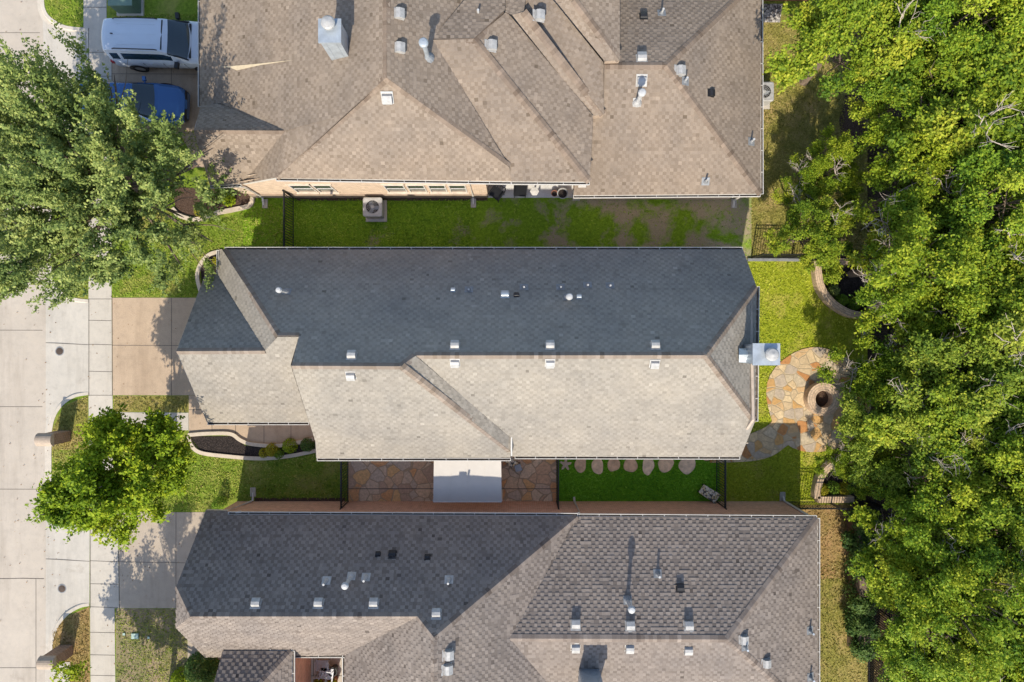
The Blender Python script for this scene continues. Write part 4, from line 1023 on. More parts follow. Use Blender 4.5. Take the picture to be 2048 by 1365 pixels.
m = MB(); m.lathe((p.x, p.y, .7), [(.2, 0), (.21, .03), (.01, .05)], 6); m.build('table_top', M['white'], t)
m = MB(); m.lathe((p.x, p.y, .06), [(.14, 0), (.04, .05), (.04, .64)], 8); m.build('stem', M['white'], t)
# courtyard of the lower house
flat('courtyard', [(560,1270), (735,1270), (735,1500), (560,1500)], .03, 'walk', [(627,1270,627,1500), (560,1352,735,1352)])
chair(651, 1322, .03, 0, 'shiny metal chair in sunny courtyard', 'alloy', .6)
chair(660, 1338, .03, 3.0, 'second shiny metal chair in courtyard, nearer the two planted pots', 'alloy', .6)
p = P(676, 1337); pot(671, 1334, .03, .2, .5, 'black', 'tall black pot in sunny courtyard')

# ------------------------------------------------------------------ cars
def cr(p0, p1, p2, p3, t): return .5*((2*p1) + (p2-p0)*t + (2*p0-5*p1+4*p2-p3)*t*t + (3*p1-p0-3*p2+p3)*t**3)
def car(name, label, st, cls, paint, loc, rz, wheels, extra):
    """st: control stations along x, each a list of (y, z) from sill to roof centre; the shell is a smooth grid, cut into panels by cls"""
    A = np.array([[(s[0], y, z) for y, z in s[1]] for s in st], float); ns, nr = A.shape[:2]; K, Q = 6, 5
    def interp(arr, n, ax):
        arr = np.moveaxis(arr, ax, 0); out = []; N = len(arr)
        for i in range(N-1):
            p0, p1, p2, p3 = arr[max(i-1, 0)], arr[i], arr[i+1], arr[min(i+2, N-1)]
            for k in range(n): out.append(cr(p0, p1, p2, p3, k/n))
        out.append(arr[-1]); return np.moveaxis(np.array(out), 0, ax)
    G = interp(interp(A, K, 0), Q, 1)
    L_ = st[-1][0]; u = G[:, :, 0]/L_; wgt = 1 - (G[:, :, 1]/.98)**2
    G[:, :, 0] += wgt*(.16*np.clip((u - .45)/.2, 0, 1) - .14*np.clip(1 - u/.12, 0, 1))
    t = local(name, label, 'car', 'cars parked on the upper driveway')
    parts = {}
    for side in (1, -1):
        for i in range(G.shape[0]-1):
            for j in range(G.shape[1]-1):
                key = cls((i+.5)/K, (j+.5)/Q)
                if key in ('side_window', 'rear_window_side'): key = key + ('' if side > 0 else '_far')
                q = [G[i,j], G[i+1,j], G[i+1,j+1], G[i,j+1]]; q = [Vector((a[0], a[1]*side, a[2])) for a in q]
                parts.setdefault(key, MB()).face(q if side < 0 else q[::-1])
    for e, s_ in ((0, 1), (-1, -1)):
        ring = [Vector(G[e, j]) for j in range(G.shape[1])]; ring += [Vector((p.x, -p.y, p.z)) for p in ring[::-1]]
        parts['body'].face(ring)
    mats = {'body': paint, 'windscreen': 'car_glass', 'rear_window': 'car_glass', 'sill': 'trim', 'side_window': 'car_glass', 'side_window_far': 'car_glass', 'grille': 'trim'}
    for k, mb in parts.items():
        o = mb.build(k.replace('_far', ''), M[mats.get(k, 'car_glass')], t)
        # weld so the shell shades as one skin
        import bmesh
        bm = bmesh.new(); bm.from_mesh(o.data); bmesh.ops.remove_doubles(bm, verts=bm.verts, dist=.0005); bm.to_mesh(o.data); bm.free()
        o.data.polygons.foreach_set('use_smooth', [True]*len(o.data.polygons))
    for (x, y, r) in wheels:
        T = Matrix.Translation((x, y, r)) @ Matrix.Rotation(R(90), 4, 'X')
        m = MB(); m.lathe(None, [(r*.62, -.12), (r*.95, -.12), (r, -.08), (r, .08), (r*.95, .12), (r*.62, .12)], 28, M=T, cap=False); w = m.build('wheel', M['rubber'], t, smooth=False)
        m = MB(); m.lathe(None, [(r*.62, -.1), (r*.2, -.11), (.01, -.11)], 20, M=T); m.lathe(None, [(r*.62, .1), (r*.2, .11), (.01, .11)], 20, M=T); m.build('rim', M['alloy'], w)
        m = MB(); sg = 1 if y > 0 else -1
        arc = [Vector((x + (r+.07)*math.cos(a), y + sg*.115, r + (r+.07)*math.sin(a))) for a in np.linspace(-.1, math.pi+.1, 14)]
        arci = [Vector((x + (r-.05)*math.cos(a), y + sg*.125, r + (r-.05)*math.sin(a))) for a in np.linspace(-.1, math.pi+.1, 14)]
        m.grid([arc, arci]); m.build('wheel_arch', M['trim'], t)
    extra(t)
    t.location = loc; t.rotation_euler = (0, 0, rz); return t
# SUV, length 4.95 along x, rear at x = 0
suv = [(0.00, [(.80,.42), (.86,.60), (.84,.92), (.80,1.05), (.70,1.42), (.60,1.52), (0,1.55)]),
       (0.10, [(.90,.34), (.97,.62), (.96,.95), (.90,1.12), (.72,1.58), (.62,1.70), (0,1.74)]),
       (0.55, [(.92,.30), (1.00,.62), (.99,.95), (.93,1.14), (.74,1.63), (.64,1.735), (0,1.775)]),
       (1.60, [(.92,.30), (1.00,.62), (.99,.95), (.94,1.14), (.76,1.64), (.66,1.745), (0,1.785)]),
       (2.45, [(.92,.30), (1.00,.62), (.99,.95), (.94,1.12), (.76,1.61), (.66,1.715), (0,1.755)]),
       (2.75, [(.92,.30), (1.00,.62), (.99,.94), (.94,1.10), (.79,1.50), (.69,1.60), (0,1.65)]),
       (3.45, [(.92,.30), (1.00,.62), (.99,.92), (.95,1.05), (.86,1.13), (.72,1.16), (0,1.20)]),
       (3.65, [(.92,.30), (1.00,.62), (.98,.92), (.94,1.02), (.80,1.09), (.60,1.12), (0,1.15)]),
       (4.50, [(.90,.32), (.98,.60), (.96,.86), (.90,.96), (.76,1.03), (.55,1.06), (0,1.08)]),
       (4.86, [(.78,.36), (.88,.55), (.86,.78), (.80,.88), (.66,.95), (.5,.98), (0,1.0)]),
       (4.95, [(.70,.40), (.78,.55), (.76,.72), (.70,.80), (.58,.85), (.45,.87), (0,.88)])]
def suv_cls(s, r):
    if s > 4.95+0: 
        if 5.05 < s < 6.0 and r > 4.05: return 'windscreen'
    if 3.12 < r < 3.86 and (1.35 < s < 1.95 or 2.12 < s < 2.92 or 3.0 < s < 5.25): return 'side_window'
    if s < .95 and 3.2 < r and s > .08: return 'rear_window' if r > 3.5 and s < .5 else 'body'
    if r < .5: return 'sill'
    return 'body'
def suv_extra(t):
    for sy in (1, -1):
        m = MB(); m.tube([(.45, sy*.66, 1.77), (.55, sy*.67, 1.83), (1.5, sy*.69, 1.84), (2.3, sy*.69, 1.81), (2.42, sy*.69, 1.75)], .024, 6); m.build('roof_rail', M['trim'], t)
        m = MB(); m.box((3.02, sy*1.12, 1.14), (.16, .26, .18), sy*.15); m.bar((3.05, sy*.95, 1.12), (3.03, sy*1.03, 1.12), .06, .05); m.build('mirror', M['trim'], t)
        m = MB(); m.box((.06, sy*.86, .98), (.16, .22, .2)); m.build('tail_light', M['red'], t)
        for x in (1.75, 2.75): m = MB(); m.box((x, sy*1.005, .96), (.18, .03, .035)); m.build('door_handle', M['alloy'], t)
        m = MB()
        for x in (1.45, 2.35, 3.3): m.box((x, sy*1.0, .78), (.012, .012, .5))
        m.build('door_seam', M['trim'], t)
        m = MB(); m.box((4.78, sy*.72, .78), (.22, .3, .14), -sy*.35); m.build('headlight', M['lamp'], t)
    m = MB(); m.box((.42, .0, 1.80), (.1, .03, .05)); m.build('antenna', M['trim'], t)
    m = MB(); m.bar((2.58, -.66, 1.725), (2.62, .66, 1.725), .05, .03); m.bar((3.60, -.78, 1.145), (3.60, .78, 1.145), .10, .03)
    for sy in (1, -1): m.bar((2.62, sy*.70, 1.66), (3.55, sy*.86, 1.13), .06, .03)
    m.build('windscreen_surround', M['trim'], t)
    for y in (-.35, .3): m = MB(); m.bar((3.58, y, 1.18), (3.42, y + .45, 1.225), .02, .02); m.build('wiper', M['trim'], t)
    for y in (-.45, 0, .45): m = MB(); m.bar((.6, y, 1.782 - .03*abs(y)), (2.3, y, 1.778 - .03*abs(y)), .03, .012); m.build('roof_rib', M['car_white'], t)
    m = MB(); m.box((-.02, 0, .5), (.1, 1.5, .14)); m.build('bumper', M['trim'], t)
car('white_suv', 'white SUV with dark windows and roof rails on brown driveway', suv, suv_cls, 'car_white', (-18.15, 13.62, .014), R(-1.0), [(.95, .9, .37), (.95, -.9, .37), (3.95, .9, .37), (3.95, -.9, .37)], suv_extra)
sed = [(0.00, [(.66,.42), (.74,.60), (.72,.82), (.66,.92), (.60,.97), (.45,1.0), (0,1.01)]),
       (0.12, [(.80,.34), (.87,.58), (.86,.84), (.80,.98), (.68,1.03), (.5,1.06), (0,1.07)]),
       (0.62, [(.84,.28), (.91,.56), (.90,.84), (.85,.99), (.70,1.06), (.52,1.08), (0,1.10)]),
       (1.30, [(.84,.28), (.91,.56), (.90,.84), (.86,.98), (.66,1.34), (.52,1.40), (0,1.43)]),
       (2.20, [(.84,.28), (.91,.56), (.90,.84), (.86,.97), (.66,1.37), (.54,1.44), (0,1.47)]),
       (2.60, [(.84,.28), (.91,.56), (.90,.84), (.86,.96), (.68,1.29), (.56,1.36), (0,1.40)]),
       (3.35, [(.84,.28), (.91,.56), (.90,.82), (.86,.92), (.78,.97), (.62,1.0), (0,1.03)]),
       (3.60, [(.84,.28), (.91,.56), (.89,.80), (.84,.88), (.70,.94), (.52,.96), (0,.98)]),
       (4.30, [(.80,.30), (.88,.52), (.85,.72), (.78,.80), (.66,.86), (.48,.88), (0,.90)]),
       (4.58, [(.66,.30), (.74,.48), (.70,.64), (.62,.71), (.52,.76), (.4,.78), (0,.79)]),
       (4.68, [(.55,.34), (.62,.48), (.58,.58), (.50,.64), (.42,.67), (.32,.69), (0,.70)])]
def sed_cls(s, r):
    if 5.05 < s < 6.0 and r > 4.05: return 'windscreen'
    if 2.1 < s < 2.95 and r > 4.05: return 'rear_window'
    if 3.15 < r < 3.86 and (2.55 < s < 3.45 or 3.55 < s < 5.2): return 'side_window'
    if s > 9.2 and r < 5.5 : return 'grille'
    if r < .5: return 'sill'
    return 'body'
def sed_extra(t):
    for sy in (1, -1):
        m = MB(); m.box((2.98, sy*1.02, .98), (.14, .2, .13), sy*.15); m.bar((3.0, sy*.86, .95), (2.99, sy*.94, .96), .05, .04); m.build('mirror', M['car_blue'], t)
        m = MB(); m.grid([[Vector((4.12, sy*.80, .815)), Vector((4.2, sy*.58, .885))], [Vector((4.48, sy*.75, .725)), Vector((4.54, sy*.52, .80))]]); m.build('headlight', M['lamp'], t)
        m = MB(); m.box((.04, sy*.62, .86), (.12, .3, .12)); m.build('tail_light', M['red'], t)
    m = MB(); m.box((4.71, 0, .5), (.03, .95, .26)); m.build('grille', M['trim'], t)
    m = MB(); m.box((4.745, -.02, .52), (.02, .32, .16)); m.build('number_plate', M['plate'], t)
    m = MB(); m.lathe((4.60, 0, .79), [(.05, 0), (.05, .008), (.01, .01)], 12); m.build('badge', M['lamp'], t)
car('blue_sedan', 'dark blue sedan on brown driveway, half hidden under feathery tree', sed, sed_cls, 'car_blue', (-19.72, 11.0, .014), R(-2.0), [(.95, .84, .32), (.95, -.84, .32), (3.75, .84, .32), (3.75, -.84, .32)], sed_extra)

# ------------------------------------------------------------------ leaves, trees, shrubs
def leaf_mesh(name, c, nrm, ax, L, Wd, tone, mat):
    N = len(c); nrm = nrm/np.linalg.norm(nrm, axis=1)[:, None]
    ax = ax - nrm*np.sum(ax*nrm, axis=1)[:, None]; ax /= np.linalg.norm(ax, axis=1)[:, None] + 1e-9
    b = np.cross(nrm, ax); L = L[:, None]; Wd = Wd[:, None]
    v = np.stack([c - ax*L*.5, c + b*Wd*.5 + ax*L*.05 - nrm*Wd*.12, c + ax*L*.5, c - b*Wd*.5 + ax*L*.05 - nrm*Wd*.12], axis=1).reshape(-1, 3)
    me = bpy.data.meshes.new(name); me.vertices.add(4*N); me.vertices.foreach_set('co', v.astype(np.float32).ravel())
    me.loops.add(4*N); me.loops.foreach_set('vertex_index', np.arange(4*N, dtype=np.int32))
    me.polygons.add(N); me.polygons.foreach_set('loop_start', np.arange(0, 4*N, 4, dtype=np.int32))
    try: me.polygons.foreach_set('loop_total', np.full(N, 4, dtype=np.int32))
    except Exception: pass
    me.update(calc_edges=True)
    at = me.attributes.new('tone', 'FLOAT', 'FACE'); at.data.foreach_set('value', np.clip(tone, 0, 1).astype(np.float32))
    me.materials.append(mat); return me
def sprays(rng, starts, dirs, length, n, spread, leafL, tone0, droop=.0, upn=.9):
    """leaves strung along twigs"""
    S = len(starts); k = rng.random((S, n)); off = rng.normal(0, 1, (S, n, 3)) * spread * (1.05 - .6*k[:, :, None])
    c = starts[:, None, :] + dirs[:, None, :]*(k*length[:, None])[:, :, None] + off
    c[:, :, 2] -= droop*k**2
    out = off/ (np.linalg.norm(off, axis=2, keepdims=True)+1e-6)
    nrm = rng.normal(0, .55, (S, n, 3)) + np.array([-.05, -.25, upn]) + out*.25
    ax = dirs[:, None, :]*.5 + out*.8 + rng.normal(0, .4, (S, n, 3))
    L = leafL*rng.uniform(.65, 1.3, (S, n)); tone = tone0[:, None] + rng.normal(0, .16, (S, n)) + .12*(k - .5)
    f = lambda a: a.reshape(-1, a.shape[-1])
    return f(c), f(nrm), f(ax), L.ravel(), (L*.58).ravel(), tone.ravel()
def tree_parts(t, seed, height, rad, nl, ns, nleaf, leafL, mat, shape='round', zc=None, spread=.13, slen=.7, trunk=.18, dead=0, up=.55, brown=0, spc=20, plan=None, shoot=.7):
    rng = np.random.default_rng(seed); pr = random.Random(seed)
    zc = zc or height*.58; zr = height - zc
    lobes = []
    for i in range(nl):
        a = i*2.399 + pr.uniform(-.4, .4); f = math.sqrt((i + .6)/nl)
        rr = rad*.70*f; zz = zc + zr*(.62*(1 - f*f) - .25*f) + pr.uniform(-.35, .35)*zr*.6
        lobes.append((Vector((rr*math.cos(a)*pr.uniform(.85, 1.15), rr*math.sin(a)*pr.uniform(.85, 1.15), zz)), rad*pr.uniform(.30, .44)))
    wts = np.array([l[1]**2 for l in lobes]); wts /= wts.sum(); pick = rng.choice(nl, ns, p=wts)
    C = np.array([tuple(l[0]) for l in lobes])[pick]; Rr = np.array([l[1] for l in lobes])[pick]
    d = rng.normal(0, 1, (ns, 3)); d[:, 2] = np.abs(d[:, 2])*.95 - .35; d /= np.linalg.norm(d, axis=1)[:, None]
    r = Rr*rng.uniform(.25, 1.1, ns)
    st = C + d*r[:, None]*np.array([1, 1, .8])
    if plan:                                  # the crown grows lopsided: clumps only inside this plan outline
        ok = np.array([inside(a, b, plan) for a, b in st[:, :2]*(26.5/(H - st[:, 2:3]))]); st = st[ok]; pick = pick[ok]
    ncl = min(len(st), max(20, ns//spc)); cc = st[:ncl]; cl = rng.integers(0, ncl, ns); st = cc[cl] + rng.normal(0, .14, (ns, 3)); ctone = rng.normal(0, .10, ncl)[cl]
    d = rng.normal(0, 1, (ns, 3)); d[:, 2] = d[:, 2]*.7 + .35; d /= np.linalg.norm(d, axis=1)[:, None]
    pick = pick[:ncl][cl]
    outw = st - np.array([0, 0, zc - zr*.6]); outw /= np.linalg.norm(outw, axis=1)[:, None]
    dirs = outw*shoot + d*.5 + np.array([0, 0, up]) + rng.normal(0, .25, (ns, 3)); dirs /= np.linalg.norm(dirs, axis=1)[:, None]
    ltone = np.array([pr.gauss(.5, .10) for _ in lobes])[pick] + rng.normal(0, .08, ns) + ctone
    le = slen*rng.uniform(.5, 1.35, ns)
    me = leaf_mesh('crown', *sprays(rng, st, dirs, le, nleaf, spread, leafL, ltone), M[mat])
    o = bpy.data.objects.new('crown', me); COL.objects.link(o); o.parent = t
    if brown:
        c0 = Vector(lobes[brown % nl][0]); s2 = np.array(c0)[None] + rng.normal(0, .35, (18, 3)) + np.array([0, 0, lobes[brown % nl][1]*.9])
        me = leaf_mesh('withered_leaves', *sprays(rng, s2, dirs[:18], np.full(18, .5), 12, .12, leafL, rng.random(18)), M['leaf_brown']); q = bpy.data.objects.new('withered_leaves', me); COL.objects.link(q); q.parent = t
    m = MB(); base = Vector((0, 0, -.05)); mid = Vector((pr.uniform(-.2, .2), pr.uniform(-.2, .2), zc*.5)); fork = Vector((mid.x*1.4, mid.y*1.4, zc*.72))
    m.tube([base, base + Vector((0, 0, .25)), mid, fork, Vector((fork.x*1.2, fork.y*1.2, zc + zr*.4))], [trunk*1.5, trunk*1.08, trunk*.9, trunk*.75, trunk*.2], 9); m.build('trunk', M['bark'], t, smooth=True)
    m = MB()
    for i, (c, rl) in enumerate(lobes):
        if plan and not inside(c.x*26.5/(H - c.z), c.y*26.5/(H - c.z), plan): continue
        s = mid.lerp(fork, pr.uniform(.4, 1)); b = s.lerp(c, .5) + Vector((0, 0, -.15*rad*pr.random()))
        m.tube([s, b, c, c + (c - b).normalized()*rl*(.15 if plan else .6)], [trunk*.45, trunk*.3, trunk*.16, .012], 5, cap=False)
        for k in range(4):
            e = c + Vector((pr.gauss(0, 1), pr.gauss(0, 1), pr.uniform(0, .9))).normalized()*rl*(pr.uniform(.4, .6) if plan else pr.uniform(.7, 1.05)); m.tube([b.lerp(c, .5), b.lerp(e, .7), e], [trunk*.18, .02, .008], 4, cap=False)
    m.build('branches', M['bark'], t)
    for k in range(dead):
        c, rl = lobes[(k*3 + seed) % nl]; m = MB(); top = c + Vector((0, 0, rl*.75)); base_d = Vector((top.x*.25, top.y*.25, .9)).normalized()
        def twig(p, d, L, r, lev):
            q = p + d*L*.5 + Vector((pr.gauss(0, .05), pr.gauss(0, .05), 0)); e = q + (d + Vector((pr.gauss(0, .25), pr.gauss(0, .25), pr.gauss(0, .15)))).normalized()*L*.5
            m.tube([p, q, e], [r, r*.7, r*.35], 4, cap=False)
            if lev:
                for _ in range(3): f = pr.uniform(.3, 1); twig(p.lerp(e, f), (d + Vector((pr.gauss(0, .75), pr.gauss(0, .75), pr.uniform(-.1, .3)))).normalized(), L*.6, r*.55, lev-1)
        for _ in range(3): twig(top - Vector((0, 0, .3)), (base_d*.5 + Vector((pr.gauss(0, .7), pr.gauss(0, .7), .3))).normalized(), 1.15, .034, 2)
        m.build('dead_branch', M['deadwood'], t)

G_W = 'trees of the wood'
protos = []
spec = [('leaf_wood', 9.0, 3.3, 15, 1500, 30, .12, 2, .6), ('leaf_wood2', 8.2, 3.2, 14, 1500, 30, .13, 2, .58), ('leaf_dull', 7.5, 3.0, 14, 1300, 32, .105, 6, .58), ('leaf_wood3', 9.4, 3.5, 16, 1700, 30, .11, 2, .62), ('leaf_wood', 7.8, 3.1, 13, 1500, 30, .115, 4, .6)]
for i, (mt, h, rd, nl, ns, nf, ll, dd, sl_) in enumerate(spec):
    t = local('woodland_tree', '', 'tree', G_W); tree_parts(t, 40 + i, h, rd, nl, ns, nf, ll, mt, dead=dd, slen=sl_, brown=(3 if i == 2 else 0)); protos.append([t, False])
# px, py of the crown, crown height, kind, turn, scale, label
wood = [(1728, 55, 5.5, 1, .3, 1.0, 'bright leafy tree at top, overhanging the olive lawn beside upper house'),
        (1905, 45, 6, 3, 1.2, 1.0, 'tall yellow-green tree at top edge, second from the upper lawn'),
        (2010, 90, 5, 0, 2.2, 1.05, 'dark green tree in top right corner of wood'),
        (1850, 180, 4.6, 3, 4.0, 0.85, 'bright tree leaning over bare earth patch on upper lawn'),
        (1935, 235, 6, 1, 5.1, 1.1, 'broad bright tree with grey limbs, right of bare earth patch'),
        (2030, 290, 5.5, 4, .8, 1.0, 'tree at right edge, level with bare earth patch'),
        (1682, 325, 4, 4, 2.9, .56, 'low green tree with bare twigs below bare earth patch'),
        (1850, 375, 5, 4, 3.6, 0.95, 'mid green tree with dark gaps, right of low lawn-side tree'),
        (1970, 410, 6, 3, .2, 1.0, 'tall bright tree at right edge level with left iron fence of upper lawn'),
        (1652, 456, 4.2, 1, 1.9, .6, 'small yellow-green tree overhanging iron fence and grey kerb'),
        (1822, 525, 5, 0, 4.4, 0.92, 'leafy tree above the clipped shrub bed, with bleached twigs'),
        (1955, 560, 5.8, 1, 2.6, 1.05, 'broad yellow-green tree right of the clipped shrub bed'),
        (2030, 600, 5.5, 3, 3.3, 1.0, 'tall tree at right edge level with clipped shrub bed'),
        (1905, 690, 5, 4, .9, 0.9, 'tree right of the short iron fence by clipped shrubs'),
        (1960, 735, 5.5, 2, 5.5, 1.15, 'dull green tree with bleached twigs at right, level with fire pit'),
        (1812, 785, 4.4, 4, 1.6, 0.78, 'tree leaning over right half of golden flagstone circle'),
        (1930, 820, 5.4, 1, .1, 1.0, 'yellow-green tree behind the one overhanging flagstone circle'),
        (1838, 888, 4.6, 2, 3.9, 0.92, 'dull tree with many bare grey twigs below flagstone circle'),
        (1965, 940, 5.6, 0, 5.9, 1.0, 'dark leafy tree inside wood, level with golden shrub bed'),
        (2030, 880, 5.4, 3, 2.0, 1.0, 'tree at right edge just below level of fire pit'),
        (1752, 940, 3.6, 4, 2.2, 0.46, 'small tree overhanging the golden shrub bed'),
        (1925, 1020, 5, 4, 4.9, 0.9, 'green tree right of the long iron fence below golden shrubs'),
        (2005, 1090, 6, 2, 1.1, 1.05, 'dull tree with bleached fallen twigs at lower right'),
        (1865, 1120, 5, 0, 2.7, 0.9, 'tree directly behind ivy hedge, its upper end'),
        (1935, 1190, 6, 3, 3.1, 1.05, 'tallest yellow-green tree in lower wood'),
        (2030, 1230, 5.5, 1, .5, 1.0, 'yellow-green tree at right edge in lower wood'),
        (1868, 1250, 5, 3, 5.2, 0.85, 'bright tree behind lower end of ivy hedge'),
        (1985, 1325, 5.5, 1, 4.2, 1.0, 'bright tree at bottom edge right of the bottom iron fence'),
        (2020, 1370, 5.5, 0, 1.4, 1.0, 'green tree in bottom right corner of wood'),
        (1920, 1420, 5, 3, .6, 0.8, 'tree cut by bottom edge beside the bottom iron fence')]
for (px, py, z, k, rz, sc, lab) in wood:
    p = P(px, py, z); p.z = 0
    t, used = protos[k]
    if not used: t.location = p; t.rotation_euler = (0, 0, rz); t.scale = (sc,)*3; t['label'] = lab; protos[k][1] = True
    else: copy_tree(t, p, rz, lab, sc)

# the big feathery tree
def place_tree(name, px, py, z, label, seed, group=None, **kw):
    p = P(px, py, z); p.z = 0; t = thing(name, (0, 0, 0), label, 'tree', group)
    if 'plan' in kw: kw['plan'] = [tuple(P(a, b, 5.5).xy - p.xy) for a, b in kw['plan']]
    tree_parts(t, seed, **kw); t.location = p; return t
place_tree('feathery_tree', 185, 350, 5.0, 'large feathery grey-green tree overhanging street and blue car', 5, height=9.3, rad=6.6, nl=42, ns=3000, nleaf=46, leafL=.115, mat='leaf_elm', zc=4.8, spread=.085, slen=1.25, trunk=.24, up=1.0, spc=9, shoot=1.3,
    plan=[(-60,130), (30,110), (100,105), (165,115), (198,125), (212,165), (230,225), (262,240), (305,245), (355,275), (398,335), (400,378), (368,415), (345,455), (362,500), (345,540), (225,545), (195,595), (160,590), (120,585), (60,615), (0,575), (-60,560)])
place_tree('rounded_tree', 226, 962, 4.6, 'rounded bright green tree beside brick mailbox on front lawn', 6, height=7.4, rad=4.1, nl=16, ns=1500, nleaf=32, leafL=.14, mat='leaf_oak', zc=4.0, spread=.12, slen=.75, trunk=.15, up=.6,
    plan=[(136,978), (138,945), (146,905), (165,885), (203,850), (238,868), (287,860), (335,875), (335,915), (318,960), (312,1010), (322,1040), (264,1055), (226,1078), (185,1066), (152,1044), (138,1010)])
place_tree('rounded_tree', 225, 1528, 4.6, 'tree below bottom edge, twigs and shadow reaching lower driveway', 8, height=7.6, rad=3.6, nl=15, ns=1200, nleaf=28, leafL=.13, mat='leaf_oak', zc=4.2, spread=.12, slen=.8, trunk=.15, up=.6)

def shrub(px, py, r, h, mat, label, seed, n=900, name='shrub', group='garden shrubs', leafL=.06, cat='shrub', z0=.02):
    rng = np.random.default_rng(seed); p = P(px, py, h*.5); p.z = z0; t = thing(name, (0,0,0), label, cat, group)
    d = rng.normal(0, 1, (n, 3)); d[:, 2] = np.abs(d[:, 2]); d /= np.linalg.norm(d, axis=1)[:, None]
    c = d*rng.uniform(.75, 1.05, (n, 1))*np.array([r, r, h]); tone = .5 + rng.normal(0, .2, n)
    L = leafL*rng.uniform(.7, 1.3, n)
    me = leaf_mesh('foliage', c, d*.6 + rng.normal(0, .5, (n, 3)) + np.array([0, 0, .4]), rng.normal(0, 1, (n, 3)), L, L*.6, tone, M[mat]); o = bpy.data.objects.new('foliage', me); COL.objects.link(o); o.parent = t
    m = MB()
    for k in range(5): a = k*1.26; m.tube([(0, 0, 0), (r*.3*math.cos(a), r*.3*math.sin(a), h*.4), (r*.6*math.cos(a), r*.6*math.sin(a), h*.75)], [.02, .014, .006], 5)
    m.build('stems', M['bark'], t); t.location = p; return t
shrub(1685, 601, .30, .5, 'leaf_lime', 'left clipped green shrub in sandstone bed', 1); shrub(1711, 607, .33, .5, 'leaf_lime', 'middle clipped green shrub in sandstone bed', 2); shrub(1727, 593, .26, .45, 'leaf_lime', 'right clipped green shrub in sandstone bed', 3)
shrub(1645, 981, .32, .5, 'leaf_yel', 'golden shrub at left end of lower sandstone bed', 4); shrub(1668, 977, .33, .5, 'leaf_lime', 'green shrub between two golden ones in lower sandstone bed', 5); shrub(1690, 979, .31, .5, 'leaf_yel', 'golden shrub at right end of lower sandstone bed', 6)
shrub(543, 901, .32, .4, 'leaf_yel', 'yellow-green shrub at left of the front mulch bed group', 7); shrub(578, 893, .36, .5, 'leaf_oak', 'middle green shrub in front mulch bed', 8); shrub(613, 891, .33, .55, 'leaf_dark', 'round dark green shrub in front mulch bed by wall', 9)
shrub(527, 907, .24, .3, 'leaf_yel', 'low yellow plant at left end of the front mulch bed row', 31, 350); shrub(557, 908, .26, .3, 'leaf_lime', 'low lime plant between yellow and green shrubs in front bed', 32, 400)
shrub(1652, 556, .34, .5, 'leaf_wood', 'loose green plant at top of clipped shrub bed by curved wall', 33, 500, leafL=.09); shrub(1668, 581, .3, .4, 'leaf_elm', 'grey-green plant in clipped shrub bed, left of the clipped ones', 34, 450, leafL=.08)
shrub(417, 529, .22, .35, 'leaf_lime', 'small lime plant in dark bed at corner of middle house', 10, 300); shrub(432, 522, .2, .35, 'leaf_yel', 'small orange-yellow plant in dark bed at corner of middle house', 11, 300)
shrub(437, 1008, .28, 1.0, 'leaf_lime', 'slim upright shrub beside red brick wall on front lawn', 12, 800)
shrub(398, 1342, .75, 1.1, 'leaf_dark', 'dark green bush beside lower front door path, left one', 13, 3000, leafL=.09); shrub(425, 1360, .7, 1.0, 'leaf_dark', 'dark green bush against lower entry wall, right one', 14, 2600, leafL=.09)
shrub(360, 1362, .5, .7, 'leaf_oak', 'lighter green bush at bottom edge of lower lawn', 15, 1500, leafL=.08)
shrub(455, 398, .32, .4, 'leaf_oak', 'spiky green plant in brown bed of upper house', 16, 500, leafL=.1); shrub(400, 424, .3, .3, 'leaf_yel', 'low yellow plant in brown bed under feathery tree', 17, 300); shrub(432, 385, .5, .5, 'leaf_lime', 'green ground plant at corner of upper house', 18, 900)
for px, py, lab, s in ((643, 1357, 'potted yellow-brown plant at left in sunny courtyard', 20), (669, 1358, 'potted yellow-brown plant at right in sunny courtyard', 21)):
    t, p = pot(px, py, .03, .24, .4, 'terra', lab, 'potted plant', 'potted_plant')
    rng = np.random.default_rng(s); n = 350; d = rng.normal(0, 1, (n, 3)); d[:, 2] = np.abs(d[:, 2])
    d /= np.linalg.norm(d, axis=1)[:, None]; c = d*rng.uniform(.5, 1, (n, 1))*.27 + np.array([0, 0, .36])
    L = np.full(n, .07); me = leaf_mesh('foliage', c, d + np.array([0, 0, .5]), rng.normal(0, 1, (n, 3)), L, L*.6, .4 + rng.normal(0, .3, n), M['leaf_yel']); o = bpy.data.objects.new('foliage', me); COL.objects.link(o); o.parent = t
# ivy hedge along the wood, lower right
rng = np.random.default_rng(77); n = 26000
px = rng.uniform(0, 1, n)
A, B_ = P(1726, 1030, 1.0), P(1730, 1310, 1.0)
t = thing('ivy_hedge', (A.x, (A.y + B_.y)/2, 0), 'dark ivy covered hedge between dry grass and wood', 'hedge')
NB = 90; bc = np.stack([rng.normal(0, .22, NB), rng.uniform(-.5, .5, NB)*abs(A.y - B_.y), rng.uniform(.45, 1.25, NB)], 1); br = rng.uniform(.28, .5, NB)
kb = rng.integers(0, NB, n); d = rng.normal(0, 1, (n, 3)); d[:, 2] += .5; d /= np.linalg.norm(d, axis=1)[:, None]
c = bc[kb] + d*br[kb][:, None]*rng.uniform(.6, 1.05, (n, 1)); nr = d + rng.normal(0, .5, (n, 3)) + np.array([0, 0, .4]); L = rng.uniform(.07, .14, n); px = rng.normal(0, .12, NB)[kb]
me = leaf_mesh('foliage', c, nr, rng.normal(0, 1, (n, 3)), L, L*.75, .42 + px + rng.normal(0, .2, n), M['leaf_dark']); o = bpy.data.objects.new('foliage', me); COL.objects.link(o); o.parent = t
